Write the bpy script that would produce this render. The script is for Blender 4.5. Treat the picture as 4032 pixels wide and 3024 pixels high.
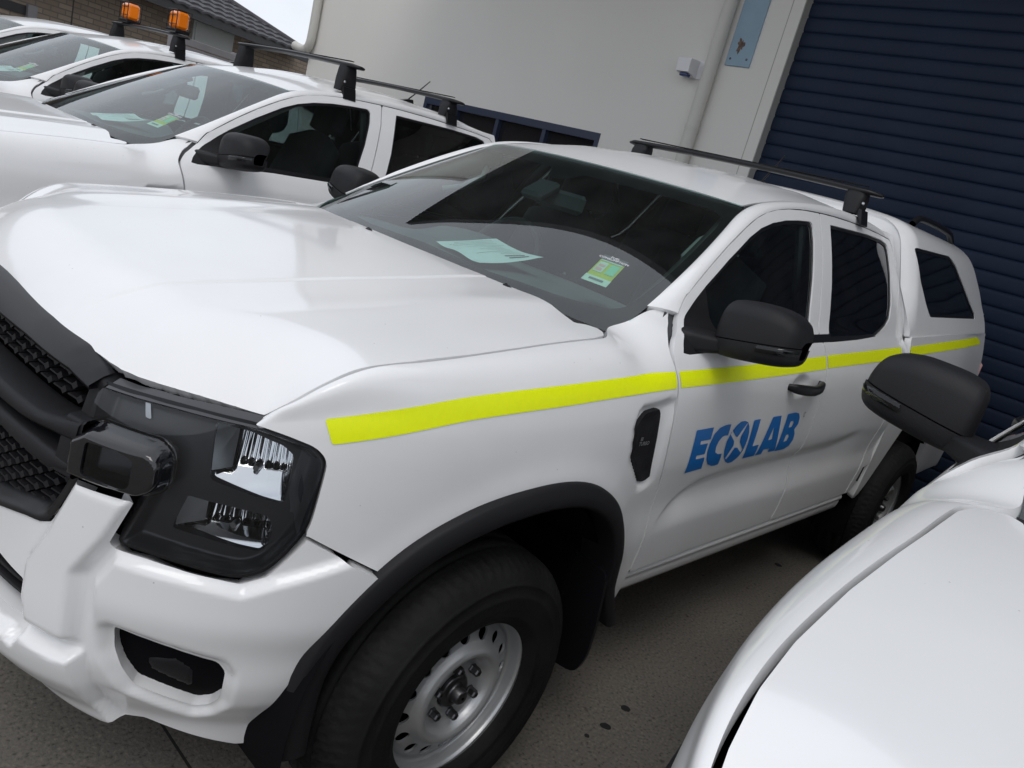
import bpy, math, random
import numpy as np
from mathutils import Matrix, Vector
random.seed(7); rng=np.random.default_rng(7)
scn=bpy.context.scene
for o in list(bpy.data.objects): bpy.data.objects.remove(o)
# ------------------------------------------------------------ camera
CAMP=np.array([1.286,1.889,1.586])
def look(yaw,pitch,roll):
    f=np.array([math.cos(pitch)*math.cos(yaw),math.cos(pitch)*math.sin(yaw),math.sin(pitch)])
    r=np.cross(f,[0,0,1]); r/=np.linalg.norm(r); u=np.cross(r,f); c,s=math.cos(roll),math.sin(roll)
    return c*r+s*u,-s*r+c*u,f
_r,_u,_f=look(*[math.radians(v) for v in (219.82,-14.93,15.50)])
cd=bpy.data.cameras.new('camera'); cam=bpy.data.objects.new('camera',cd); scn.collection.objects.link(cam)
M=Matrix.Identity(4)
for i in range(3): M[i][0]=_r[i]; M[i][1]=_u[i]; M[i][2]=-_f[i]; M[i][3]=CAMP[i]
cam.matrix_world=M; cd.sensor_width=36; cd.lens=36*3036/4032; cd.clip_start=.02; cd.clip_end=2000
scn.camera=cam
# ------------------------------------------------------------ overcast sky, soft sun
SUN_EL,SUN_AZ=math.radians(58),math.radians(35)
w=bpy.data.worlds.new('World'); scn.world=w; w.use_nodes=True; nt=w.node_tree; nt.nodes.clear()
out=nt.nodes.new('ShaderNodeOutputWorld'); bg=nt.nodes.new('ShaderNodeBackground'); sky=nt.nodes.new('ShaderNodeTexSky')
sky.sky_type='NISHITA'; sky.sun_disc=False; sky.sun_elevation=SUN_EL; sky.sun_rotation=math.radians(90)-SUN_AZ
sky.dust_density=4; sky.air_density=1; sky.ozone_density=1
tc=nt.nodes.new('ShaderNodeTexCoord'); mp=nt.nodes.new('ShaderNodeMapping'); mp.inputs['Scale'].default_value=(1,1,2.6)
nz=nt.nodes.new('ShaderNodeTexNoise'); nz.inputs['Scale'].default_value=2.3; nz.inputs['Detail'].default_value=6; nz.inputs['Roughness'].default_value=.55
cr=nt.nodes.new('ShaderNodeValToRGB'); cr.color_ramp.elements[0].position=.3; cr.color_ramp.elements[0].color=(7.4,7.8,8.5,1)
cr.color_ramp.elements[1].position=.75; cr.color_ramp.elements[1].color=(9.6,9.95,10.5,1)
mx=nt.nodes.new('ShaderNodeMix'); mx.data_type='RGBA'; mx.inputs['Factor'].default_value=.9
nt.links.new(tc.outputs['Generated'],mp.inputs['Vector']); nt.links.new(mp.outputs['Vector'],nz.inputs['Vector']); nt.links.new(nz.outputs['Fac'],cr.inputs['Fac'])
nt.links.new(sky.outputs['Color'],mx.inputs['A']); nt.links.new(cr.outputs['Color'],mx.inputs['B'])
nt.links.new(mx.outputs['Result'],bg.inputs['Color']); bg.inputs['Strength'].default_value=.1
nt.links.new(bg.outputs['Background'],out.inputs['Surface'])
sd=bpy.data.lights.new('sun','SUN'); sd.energy=.6; sd.angle=math.radians(25); sd.color=(1,.97,.93)
so=bpy.data.objects.new('sun',sd); scn.collection.objects.link(so)
sv=Vector((math.cos(SUN_EL)*math.cos(SUN_AZ),math.cos(SUN_EL)*math.sin(SUN_AZ),math.sin(SUN_EL)))
so.rotation_euler=sv.to_track_quat('Z','Y').to_euler(); so.location=(0,0,12)
scn.view_settings.view_transform='Standard'; scn.view_settings.look='None'; scn.view_settings.gamma=1
scn.view_settings.exposure=0.22
scn.view_settings.use_curve_mapping=False
# ------------------------------------------------------------ materials
MAT={}
def mat(name,col,rough=.5,metal=0,coat=0,spec=.5,bump=None,var=None,coatr=.03,emit=None,bscale=40):
    m=bpy.data.materials.new(name); m.use_nodes=True; t=m.node_tree; b=t.nodes['Principled BSDF']
    b.inputs['Base Color'].default_value=(*col,1); b.inputs['Roughness'].default_value=rough; b.inputs['Metallic'].default_value=metal
    b.inputs['Coat Weight'].default_value=coat; b.inputs['Coat Roughness'].default_value=coatr; b.inputs['Specular IOR Level'].default_value=spec
    c=t.nodes.new('ShaderNodeTexCoord')
    if var:
        # var=(scale,amount): slight tonal variation and dust
        n=t.nodes.new('ShaderNodeTexNoise'); n.inputs['Scale'].default_value=var[0]; n.inputs['Detail'].default_value=6
        r=t.nodes.new('ShaderNodeMapRange'); r.inputs['From Min'].default_value=.3; r.inputs['From Max'].default_value=.7
        r.inputs['To Min'].default_value=1-var[1]; r.inputs['To Max'].default_value=1+var[1]
        h=t.nodes.new('ShaderNodeHueSaturation'); h.inputs['Color'].default_value=(*col,1)
        t.links.new(c.outputs['Object'],n.inputs['Vector']); t.links.new(n.outputs['Fac'],r.inputs['Value']); t.links.new(r.outputs['Result'],h.inputs['Value']); t.links.new(h.outputs['Color'],b.inputs['Base Color'])
    if bump:
        n=t.nodes.new('ShaderNodeTexNoise'); n.inputs['Scale'].default_value=bscale; n.inputs['Detail'].default_value=4
        k=t.nodes.new('ShaderNodeBump'); k.inputs['Strength'].default_value=bump; k.inputs['Distance'].default_value=.002
        t.links.new(c.outputs['Object'],n.inputs['Vector']); t.links.new(n.outputs['Fac'],k.inputs['Height']); t.links.new(k.outputs['Normal'],b.inputs['Normal'])
    if emit: b.inputs['Emission Color'].default_value=(*emit[:3],1); b.inputs['Emission Strength'].default_value=emit[3]
    MAT[name]=m; return m
mat('paint',(.80,.80,.805),.34,0,.75,.35,None,(3,.012))
def specks(m):
    # fine settled dust, rain marks and tiny specks on the paint
    t=m.node_tree; b=t.nodes['Principled BSDF']; src=b.inputs['Base Color'].links[0].from_socket; c=t.nodes.new('ShaderNodeTexCoord')
    v=t.nodes.new('ShaderNodeTexVoronoi'); v.inputs['Scale'].default_value=34; n=t.nodes.new('ShaderNodeTexNoise'); n.inputs['Scale'].default_value=5; n.inputs['Detail'].default_value=7
    t.links.new(c.outputs['Object'],v.inputs['Vector']); t.links.new(c.outputs['Object'],n.inputs['Vector'])
    def mt(op,a,bv):
        k=t.nodes.new('ShaderNodeMath'); k.operation=op
        for i,x in enumerate((a,bv)):
            if isinstance(x,(int,float)): k.inputs[i].default_value=x
            else: t.links.new(x,k.inputs[i])
        return k.outputs[0]
    sp=t.nodes.new('ShaderNodeSeparateColor'); t.links.new(v.outputs['Color'],sp.inputs[0])
    f=mt('MULTIPLY',mt('LESS_THAN',v.outputs['Distance'],.055),mt('GREATER_THAN',sp.outputs[0],.80))
    x=t.nodes.new('ShaderNodeMix'); x.data_type='RGBA'; t.links.new(mt('MULTIPLY',f,.55),x.inputs['Factor']); t.links.new(src,x.inputs['A']); x.inputs['B'].default_value=(.30,.28,.25,1)
    d=t.nodes.new('ShaderNodeMapRange'); d.inputs['From Min'].default_value=.45; d.inputs['From Max'].default_value=.8; d.inputs['To Max'].default_value=.10; t.links.new(n.outputs['Fac'],d.inputs['Value'])
    y=t.nodes.new('ShaderNodeMix'); y.data_type='RGBA'; t.links.new(d.outputs['Result'],y.inputs['Factor']); t.links.new(x.outputs['Result'],y.inputs['A']); y.inputs['B'].default_value=(.62,.60,.57,1); t.links.new(y.outputs['Result'],b.inputs['Base Color'])
    cr_=t.nodes.new('ShaderNodeMapRange'); cr_.inputs['To Min'].default_value=.02; cr_.inputs['To Max'].default_value=.12; t.links.new(n.outputs['Fac'],cr_.inputs['Value']); t.links.new(cr_.outputs['Result'],b.inputs['Coat Roughness'])
specks(MAT['paint'])
mat('black_plastic',(.011,.011,.013),.55,0,0,.28,.35,None,bscale=600)
mat('satin_black',(.009,.009,.011),.36,0,0,.35)
mat('gloss_black',(.008,.008,.010),.08,0,.6,.5)
mat('dark_void',(.004,.004,.005),.9,0,0,.1)
mat('rubber',(.010,.010,.010),.72,0,0,.22,.5,(9,.3),bscale=120)
mat('steel_paint',(.48,.49,.50),.36,.6,0,.5,.08,(6,.06),bscale=200)
mat('dark_steel',(.10,.10,.105),.35,.9,0,.5,.2)
mat('chrome',(.86,.87,.88),.05,1)
mat('brushed',(.60,.61,.62),.28,1)
mat('smoke',(.05,.05,.055),.25,0,0,.5)
mat('tape',(.90,1.0,.0),.42,0,.15,.4,.25,(90,.02),bscale=500)
mat('logo',(.003,.155,.50),.35,0,.3)
mat('print_grey',(.20,.22,.23),.5)
mat('interior',(.045,.046,.05),.6,0,0,.4,.3,None,bscale=300)
mat('headliner',(.25,.245,.23),.9)
mat('seat_fabric',(.022,.022,.025),.85,0,0,.3,.6,(25,.2),bscale=250)
mat('dash',(.14,.145,.15),.62,0,0,.4,.4,None,bscale=400)
mat('paper',(.86,.90,.88),.7,0,0,.3,None,(18,.05))
mat('ink',(.10,.13,.14),.8)
mat('sticker_yellow',(.55,.58,.06),.5)
mat('sticker_grey',(.10,.11,.12),.5)
mat('sticker_pale',(.62,.70,.62),.5)
mat('sticker_pink',(.75,.42,.40),.5)
mat('sticker_green',(.30,.62,.45),.5)
mat('white_plastic',(.75,.75,.77),.4)
mat('blue_lens',(.01,.03,.14),.2)
mat('amber',(.85,.20,.005),.22,0,.5,.5,emit=(1,.22,.0,.05))
mat('frit',(.012,.012,.014),.25)
def glass(name,tint,ior=1.5,rough=.0,dirt=.0):
    m=bpy.data.materials.new(name); m.use_nodes=True; t=m.node_tree; t.nodes.clear()
    o=t.nodes.new('ShaderNodeOutputMaterial'); tr=t.nodes.new('ShaderNodeBsdfTransparent'); tr.inputs['Color'].default_value=(*tint,1)
    g=t.nodes.new('ShaderNodeBsdfGlossy'); g.inputs['Roughness'].default_value=rough; g.inputs['Color'].default_value=(.95,.97,.98,1)
    f=t.nodes.new('ShaderNodeFresnel'); f.inputs['IOR'].default_value=ior; mixn=t.nodes.new('ShaderNodeMixShader')
    t.links.new(f.outputs['Fac'],mixn.inputs['Fac']); t.links.new(tr.outputs[0],mixn.inputs[1]); t.links.new(g.outputs[0],mixn.inputs[2])
    last=mixn
    if dirt:
        c=t.nodes.new('ShaderNodeTexCoord'); n=t.nodes.new('ShaderNodeTexNoise'); n.inputs['Scale'].default_value=7; n.inputs['Detail'].default_value=8
        r=t.nodes.new('ShaderNodeMapRange'); r.inputs['From Min'].default_value=.35; r.inputs['From Max'].default_value=.75; r.inputs['To Min'].default_value=dirt*.5; r.inputs['To Max'].default_value=dirt*1.5
        d=t.nodes.new('ShaderNodeBsdfDiffuse'); d.inputs['Color'].default_value=(.5,.5,.48,1); m2=t.nodes.new('ShaderNodeMixShader')
        t.links.new(c.outputs['Object'],n.inputs['Vector']); t.links.new(n.outputs['Fac'],r.inputs['Value']); t.links.new(r.outputs['Result'],m2.inputs['Fac'])
        t.links.new(mixn.outputs[0],m2.inputs[1]); t.links.new(d.outputs[0],m2.inputs[2]); last=m2
    t.links.new(last.outputs[0],o.inputs['Surface']); MAT[name]=m
glass('windscreen_glass',(.70,.92,.89),1.75,0,.015)
glass('side_glass',(.68,.80,.78),1.52,0,.01)
glass('privacy_glass',(.22,.28,.28),1.52,0,.008)
glass('lens_glass',(.80,.82,.84),1.45)
glass('smoke_lens',(.42,.43,.45),1.5)
# ------------------------------------------------------------ object helpers
COL=scn.collection
def link(o,parent=None):
    COL.objects.link(o)
    if parent: o.parent=parent
    return o
def empty(name,loc=(0,0,0),parent=None):
    o=bpy.data.objects.new(name,None); o.empty_display_size=.1; o.location=loc; return link(o,parent)
def tag(o,label=None,cat=None,group=None,kind=None):
    if label: o['label']=label
    if cat: o['category']=cat
    if group: o['group']=group
    if kind: o['kind']=kind
    return o
class G:
    def __init__(s,V,F,N=None): s.V=np.asarray(V,float).reshape(-1,3); s.F=[tuple(f) for f in F]; s.N=None if N is None else np.asarray(N,float)
def cat(*gs):
    V=[];F=[];N=[];k=0; ok=all(g.N is not None for g in gs)
    for g in gs:
        V.append(g.V); F+= [tuple(i+k for i in f) for f in g.F]; k+=len(g.V)
        if ok: N.append(g.N)
    return G(np.concatenate(V),F,np.concatenate(N) if ok else None)
def mir(g): return G(g.V*np.array([1,-1,1]),[f[::-1] for f in g.F],None if g.N is None else g.N*np.array([1,-1,1]))
def obj(name,g,material,parent=None,smooth=True):
    me=bpy.data.meshes.new(name); me.from_pydata(g.V.tolist(),[],g.F); me.materials.append(MAT[material] if isinstance(material,str) else material)
    me.polygons.foreach_set('use_smooth',[smooth]*len(me.polygons))
    me.update()
    if g.N is not None and smooth:
        n=g.N/np.maximum(np.linalg.norm(g.N,axis=1,keepdims=True),1e-9); me.normals_split_custom_set_from_vertices(n.tolist())
    o=bpy.data.objects.new(name,me); return link(o,parent)
def grid(P,hint=None,close_u=False,close_v=False):
    P=np.asarray(P,float); U,V=P.shape[:2]
    def gr(A,ax,cl):
        if cl: return np.roll(A,-1,ax)-np.roll(A,1,ax)
        return np.gradient(A,axis=ax)
    N=np.cross(gr(P,0,close_u),gr(P,1,close_v)); L=np.linalg.norm(N,axis=-1,keepdims=True); N=N/np.maximum(L,1e-12)
    idx=np.arange(U*V).reshape(U,V); a=idx; 
    if close_u: a=np.vstack([a,a[:1]])
    if close_v: a=np.hstack([a,a[:,:1]])
    q=np.stack([a[:-1,:-1],a[1:,:-1],a[1:,1:],a[:-1,1:]],-1).reshape(-1,4)
    sgn=1
    if hint is not None:
        h=hint(P) if callable(hint) else np.broadcast_to(np.asarray(hint,float),P.shape)
        if (N*h).sum()<0: sgn=-1
    if sgn<0: N=-N; q=q[:,::-1]
    g=G(P.reshape(-1,3),q.tolist(),N.reshape(-1,3)); return g
def trim(g,phi):
    phi=np.asarray(phi,float).ravel(); phi=np.where(np.abs(phi)<1e-7,1e-7,phi); ins=phi<0
    F=np.array(g.F); c=ins[F].sum(1); keep=F[c==F.shape[1]].tolist(); V=list(g.V); N=list(g.N); cache={}
    def cut(a,b):
        k=(a,b) if a<b else (b,a)
        if k not in cache:
            t=phi[k[0]]/(phi[k[0]]-phi[k[1]]); cache[k]=len(V); V.append(g.V[k[0]]*(1-t)+g.V[k[1]]*t); N.append(g.N[k[0]]*(1-t)+g.N[k[1]]*t)
        return cache[k]
    for f in F[(c>0)&(c<F.shape[1])]:
        p=[]; n=len(f)
        for i in range(n):
            a,b=int(f[i]),int(f[(i+1)%n])
            if ins[a]: p.append(a)
            if ins[a]!=ins[b]: p.append(cut(a,b))
        if len(p)>=3: keep.append(p)
    used=sorted({i for f in keep for i in f}); m={u:i for i,u in enumerate(used)}
    if not used: return G(np.zeros((0,3)),[],np.zeros((0,3)))
    return G(np.array(V)[used],[tuple(m[i] for i in f) for f in keep],np.array(N)[used])
def flange(g,d,lip=.0):
    e={}
    for f in g.F:
        for i in range(len(f)):
            a,b=f[i],f[(i+1)%len(f)]; k=(min(a,b),max(a,b)); e[k]=e.get(k,[]); e[k].append((a,b))
    bd=[v[0] for v in e.values() if len(v)==1]
    if not bd: return g
    ids=sorted({i for p in bd for i in p}); m={u:i for i,u in enumerate(ids)}; k=len(g.V); n=len(ids)
    A=g.V[ids]; NN=g.N[ids]; NN=NN/np.maximum(np.linalg.norm(NN,axis=1,keepdims=True),1e-9); B=A-NN*d
    F=list(g.F); T=np.zeros((n,3))
    for a,b in bd:
        t=np.cross(A[m[b]]-A[m[a]],NN[m[a]]); T[m[a]]+=t; T[m[b]]+=t
        F.append((k+m[b],k+m[a],k+n+m[a],k+n+m[b]))
    T=T/np.maximum(np.linalg.norm(T,axis=1,keepdims=True),1e-9)
    return G(np.concatenate([g.V,A,B]),F,np.concatenate([g.N,T,T]))
def inset(g,d): return G(g.V-g.N*d,g.F,g.N)
def box(c,s,bev=.0,rot=None):
    c=np.array(c,float); s=np.array(s,float)/2
    if bev<=0:
        V=np.array([(x,y,z) for x in(-1,1) for y in(-1,1) for z in(-1,1)])*s
        F=[(0,1,3,2),(4,6,7,5),(0,4,5,1),(2,3,7,6),(0,2,6,4),(1,5,7,3)]
    else:
        b=min(bev,*(s*.9)); V=[]; 
        import itertools
        F=[]
        # bevelled box: 24 verts
        ix={}
        for sg in itertools.product((-1,1),repeat=3):
            for ax in range(3):
                p=[sg[i]*(s[i]-(b if i!=ax else 0)) for i in range(3)]; ix[(sg,ax)]=len(V); V.append(p)
        for ax in range(3):
            o=[i for i in range(3) if i!=ax]
            for sd_ in (-1,1):
                L=[]
                for a,bb in ((-1,-1),(1,-1),(1,1),(-1,1)):
                    sg=[0,0,0]; sg[ax]=sd_; sg[o[0]]=a; sg[o[1]]=bb; L.append(ix[(tuple(sg),ax)])
                F.append(tuple(L))
        for ax in range(3):
            o=[i for i in range(3) if i!=ax]
            for a in(-1,1):
                for bb in(-1,1):
                    s1=[0,0,0]; s2=[0,0,0]; s1[ax]=-1; s2[ax]=1
                    for q in(s1,s2): q[o[0]]=a; q[o[1]]=bb
                    F.append((ix[(tuple(s1),o[0])],ix[(tuple(s2),o[0])],ix[(tuple(s2),o[1])],ix[(tuple(s1),o[1])]))
        for sg in itertools.product((-1,1),repeat=3): F.append(tuple(ix[(sg,a)] for a in range(3)))
        V=np.array(V)
    V=np.array(V,float)
    if rot is not None: V=V@np.array(rot).T
    return fixn(G(V+c,F))
def fixn(g):
    # orient convex-ish faces outward from centroid
    c=g.V.mean(0); F=[]
    for f in g.F:
        p=g.V[list(f)]; n=np.zeros(3)
        for i in range(1,len(f)-1): n+=np.cross(p[i]-p[0],p[i+1]-p[0])
        F.append(f if n@(p.mean(0)-c)>=0 else f[::-1])
    return G(g.V,F)
def rotm(ax,deg):
    a=math.radians(deg); c,s=math.cos(a),math.sin(a)
    return {'x':np.array([[1,0,0],[0,c,-s],[0,s,c]]),'y':np.array([[c,0,s],[0,1,0],[-s,0,c]]),'z':np.array([[c,-s,0],[s,c,0],[0,0,1]])}[ax]
def tube(path,r,n=10,caps=True):
    path=np.asarray(path,float); m=len(path); T=np.gradient(path,axis=0); T/=np.maximum(np.linalg.norm(T,axis=1,keepdims=True),1e-9)
    rr=np.broadcast_to(np.asarray(r,float),(m,)); up=np.array([0,0,1.]) if abs(T[0,2])<.9 else np.array([1.,0,0])
    P=np.zeros((m,n,3)); A=np.cross(T[0],up); A/=np.linalg.norm(A)
    for i in range(m):
        A=A-T[i]*(A@T[i]); A/=np.linalg.norm(A); B=np.cross(T[i],A)
        th=np.arange(n)*2*math.pi/n; P[i]=path[i]+rr[i]*(np.cos(th)[:,None]*A+np.sin(th)[:,None]*B)
    cen=path[:,None,:]; g=grid(P,lambda Q:Q-cen,close_v=True)
    if caps:
        g=cat(g,G(P[0],[tuple(range(n))],np.tile(-T[0],(n,1))),G(P[-1],[tuple(range(n))],np.tile(T[-1],(n,1))))
    return g
def lathe(prof,n=64,axis='y',center=(0,0,0),flip=1):
    # prof rows (radius, axial)
    prof=np.asarray(prof,float); th=np.linspace(0,2*math.pi,n,endpoint=False)
    R=prof[:,0][:,None]; A=np.broadcast_to(prof[:,1][:,None],(len(prof),n))
    P=np.stack([R*np.cos(th),A*flip,R*np.sin(th)],-1) if axis=='y' else np.stack([R*np.cos(th),R*np.sin(th),A],-1)
    return P+np.array(center)
def prism(poly,fn,thick,close=True):
    # poly (n,2) -> fn(poly)->3d front, extruded by vector thick
    A=np.asarray(fn(np.asarray(poly,float)),float); n=len(A); B=A+np.asarray(thick,float)
    F=[tuple(range(n)),tuple(range(2*n-1,n-1,-1))]+[(i,i+n,(i+1)%n+n,(i+1)%n) for i in range(n)]
    return G(np.concatenate([A,B]),F)
# ---------- splines ----------
def spline(xk,yk):
    xk=np.asarray(xk,float); yk=np.asarray(yk,float); n=len(xk)
    h=np.diff(xk); A=np.zeros((n,n)); sh=(n,)+yk.shape[1:]; b=np.zeros(sh)
    A[0,0]=A[-1,-1]=1
    for i in range(1,n-1):
        A[i,i-1]=h[i-1]; A[i,i]=2*(h[i-1]+h[i]); A[i,i+1]=h[i]
        b[i]=6*((yk[i+1]-yk[i])/h[i]-(yk[i]-yk[i-1])/h[i-1])
    M=np.linalg.solve(A,b.reshape(n,-1)).reshape(sh)
    def f(x):
        x=np.clip(np.asarray(x,float),xk[0],xk[-1]); i=np.clip(np.searchsorted(xk,x,side='right')-1,0,n-2)
        a=(xk[i+1]-x)/h[i]; c=(x-xk[i])/h[i]; hh=h[i]
        if yk.ndim>1: a=a[...,None]; c=c[...,None]; hh=hh[...,None]
        return a*yk[i]+c*yk[i+1]+((a**3-a)*M[i]+(c**3-c)*M[i+1])*hh*hh/6
    return f
def pch(xk,yk):
    # monotone-ish cubic (Catmull tangents limited)
    xk=np.asarray(xk,float); yk=np.asarray(yk,float); h=np.diff(xk); d=np.diff(yk)/h
    m=np.zeros_like(yk); m[0]=d[0]; m[-1]=d[-1]
    for i in range(1,len(xk)-1):
        m[i]=0 if d[i-1]*d[i]<=0 else (h[i-1]+h[i])*3/((2*h[i]+h[i-1])/d[i-1]+(h[i]+2*h[i-1])/d[i])
    def f(x):
        x=np.clip(np.asarray(x,float),xk[0],xk[-1]); i=np.clip(np.searchsorted(xk,x,side='right')-1,0,len(xk)-2)
        t=(x-xk[i])/h[i]; t2=t*t; t3=t2*t
        return (2*t3-3*t2+1)*yk[i]+(t3-2*t2+t)*h[i]*m[i]+(-2*t3+3*t2)*yk[i+1]+(t3-t2)*h[i]*m[i+1]
    return f
def tensor(xk,zk,T):
    T=np.asarray(T,float); fx=spline(xk,T)   # rows x
    zk=np.asarray(zk,float)
    # evaluate: for each pt, row values at x then spline in z. Use dense precomputed grid + bicubic via dense bilinear
    gx=np.linspace(xk[0],xk[-1],241); gz=np.linspace(zk[0],zk[-1],481)
    R=fx(gx); G=np.stack([pch(zk,r)(gz) for r in R])
    def f(x,z):
        a=np.clip((np.asarray(x,float)-gx[0])/(gx[-1]-gx[0])*240,0,239.9999); b=np.clip((np.asarray(z,float)-gz[0])/(gz[-1]-gz[0])*480,0,479.9999)
        i=a.astype(int); j=b.astype(int); u=a-i; v=b-j
        return (1-u)*(1-v)*G[i,j]+u*(1-v)*G[i+1,j]+(1-u)*v*G[i,j+1]+u*v*G[i+1,j+1]
    return f
def sstep(a,b,x):
    t=np.clip((x-a)/(b-a),0,1); return t*t*t*(t*(t*6-15)+10)
def sdf(P,poly,closed=True):
    P=np.asarray(P,float); poly=np.asarray(poly,float); sh=P.shape[:-1]; P=P.reshape(-1,2)
    best=np.full(len(P),1e9); ins=np.zeros(len(P),bool); n=len(poly)
    for i in range(n if closed else n-1):
        a=poly[i]; b=poly[(i+1)%n]; e=b-a; w=P-a
        t=np.clip((w@e)/(e@e+1e-18),0,1); q=w-t[:,None]*e
        best=np.minimum(best,(q*q).sum(1))
        if closed:
            c=((a[1]>P[:,1])!=(b[1]>P[:,1]))
            with np.errstate(divide='ignore',invalid='ignore'):
                xi=a[0]+(P[:,1]-a[1])*(b[0]-a[0])/(b[1]-a[1])
            ins^=c&(P[:,0]<xi)
    d=np.sqrt(best)
    return (np.where(ins,-d,d) if closed else d).reshape(sh)
def rnd(poly,r,n=4):
    # round polygon corners with quadratic arcs
    poly=[np.asarray(p,float) for p in poly]; out=[]
    m=len(poly); rr=r if hasattr(r,'__len__') else [r]*m
    for i in range(m):
        p=poly[i]; a=poly[i-1]-p; b=poly[(i+1)%m]-p; la=np.linalg.norm(a); lb=np.linalg.norm(b)
        q=min(rr[i],la*.45,lb*.45); A=p+a/la*q; B=p+b/lb*q
        for t in np.linspace(0,1,n): out.append((1-t)**2*A+2*t*(1-t)*p+t*t*B)
    return np.array(out)
# ---------- plan outline ----------
OP=np.array([(.865,0),(.862,.12),(.855,.25),(.842,.38),(.812,.51),(.76,.62),(.69,.71),(.60,.79),(.49,.85),(.36,.89),(.2,.915),(0,.93),(-.3,.935),(-.7,.93),(-1.2,.925),(-2,.925),(-2.7,.925),(-3.3,.93),(-3.9,.92),(-4.35,.90)])
OS=np.concatenate([[0],np.cumsum(np.hypot(*np.diff(OP,axis=0).T))])
Ospl=spline(OS,OP)
def Ofr(s):
    p=Ospl(s); t=(Ospl(s+1e-3)-Ospl(s-1e-3)); t/=np.linalg.norm(t,axis=-1,keepdims=True)
    s0=np.asarray(s)<2e-3
    n=np.stack([-t[...,1],t[...,0]],-1)*-1  # outward
    n[...,0]=np.where(s0,1,n[...,0]); n[...,1]=np.where(s0,0,n[...,1])
    return p,n
# s at given x on the side
sx=lambda x: np.interp(-np.asarray(x,float),-Ospl(np.linspace(0,OS[-1],4000))[:,0],np.linspace(0,OS[-1],4000))
SK=[0,.40,.72,.92,1.10,1.35,1.75,2.3,3.2,4.2,OS[-1]]
ZK=[.30,.36,.42,.47,.53,.60,.69,.78,.86,.92,1.0,1.06,1.12,1.17,1.22,1.27,1.31,1.36]
side=[-.10,-.085,-.06,-.035,-.022,-.016,-.012,-.020,-.012,-.003,0,0,-.001,-.006,-.016,-.032,-.055,-.085]
fend=[-.10,-.085,-.06,-.035,-.022,-.014,-.006,-.002,0,0,0,-.002,-.010,-.022,-.045,-.08,-.11,-.14]
corn=[-.10,-.085,-.05,-.02,-.004,0,0,0,0,-.004,-.018,-.035,-.06,-.085,-.11,-.14,-.17,-.2]
frnt=[-.12,-.085,-.03,0,.01,.01,.005,0,-.01,-.02,-.035,-.05,-.07,-.09,-.12,-.15,-.18,-.2]
ffr=[-.10,-.085,-.055,-.03,-.014,-.006,-.002,0,0,-.001,-.005,-.014,-.032,-.05,-.08,-.11,-.14,-.17]
corn2=[-.10,-.085,-.05,-.02,-.004,0,0,0,0,-.001,-.005,-.010,-.024,-.05,-.09,-.12,-.15,-.18]
ffr2=[-.10,-.085,-.055,-.03,-.014,-.006,-.002,0,0,0,-.001,-.004,-.014,-.03,-.06,-.09,-.12,-.15]
dtab=[frnt,frnt,corn,corn2,ffr2,fend,fend,side,side,side,side]
Dsz=tensor(SK,ZK,dtab)
def Fpt(s,z,off=0):
    p,n=Ofr(s); d=Dsz(s,z)+off
    return np.concatenate([p+n*d[...,None],np.asarray(z,float)[...,None]],-1)
# ---------- hood ----------
zc=pch([-.45,-.35,-.1,.1,.3,.5,.6,.79,.9],[1.292,1.285,1.266,1.247,1.226,1.205,1.195,1.175,1.16])
ze=pch([-.45,-.3,-.08,.13,.32,.42,.51,.6,.7,.9],[1.256,1.251,1.236,1.217,1.198,1.184,1.164,1.14,1.12,1.08])
SHUT=np.array([(.571,.755),(.562,.775),(.553,.788),(.54,.799),(.513,.809),(.486,.817),(.422,.827),(.323,.834),(.16,.834),(0,.826),(-.12,.818),(-.275,.81),(-.33,.797),(-.36,.775),(-.403,.745)])
FRONT=np.array([(.79,0),(.787,.2),(.770,.36),(.745,.465),(.733,.53),(.70,.59),(.635,.67),(.571,.755)])
_fl=np.concatenate([[0],np.cumsum(np.hypot(*np.diff(FRONT,axis=0).T))]); FRONT=np.vstack([spline(_fl,FRONT)(np.linspace(0,_fl[-1],46))]); FRONT[0,1]=0
FRF=np.vstack([FRONT[::-1]*np.array([1,-1]),FRONT[1:]])
def hood(x,y,feat=True):
    ay=np.abs(y); c=zc(x); e=ze(x); t=np.clip(ay/.83,0,1.15)
    z=e+(c-e)*(1-t**3.2)
    if feat:
        yc=.36-.03*sstep(.62,.75,x)-.02*sstep(0,-.35,x)
        z=z+.0045*(1-sstep(-.001,.008,ay-yc))*sstep(.76,.64,x)*sstep(-.42,-.2,x)
        z=z+.006*np.exp(-((ay-.56)/.07)**2)*sstep(.62,.3,x)
    d=sdf(np.stack([x,ay],-1),FRONT,False)
    z=z-.098*np.clip(1-d/.18,0,1)**2
    return z
# ---------- cab side ----------
UX=[-2.8,-2.2,-1.6,-1.1,-.8,-.62,-.4]
UZ=[1.14,1.22,1.28,1.33,1.40,1.50,1.60,1.70,1.78,1.86]
UT=[[.915,.893,.868,.828,.797,.752,.704,.648,.600,.545],
    [.920,.900,.874,.835,.803,.757,.708,.652,.604,.55],
    [.925,.905,.878,.838,.805,.758,.708,.652,.605,.55],
    [.926,.906,.876,.830,.797,.750,.700,.646,.600,.545],
    [.922,.902,.868,.812,.778,.732,.684,.632,.585,.53],
    [.918,.896,.856,.796,.762,.717,.67,.62,.572,.52],
    [.905,.880,.835,.775,.742,.70,.65,.6,.55,.5]]
Uf=tensor([-2.8,-2.2,-1.6,-1.1,-.8,-.62,-.4],UZ,UT)
CREASE=pch([-2.6,-2.344,-2.04,-1.55,-1.17,-.927,-.818,-.719,-.671,-.655],[.965,.946,.90,.879,.869,.851,.817,.758,.69,.66])
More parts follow.
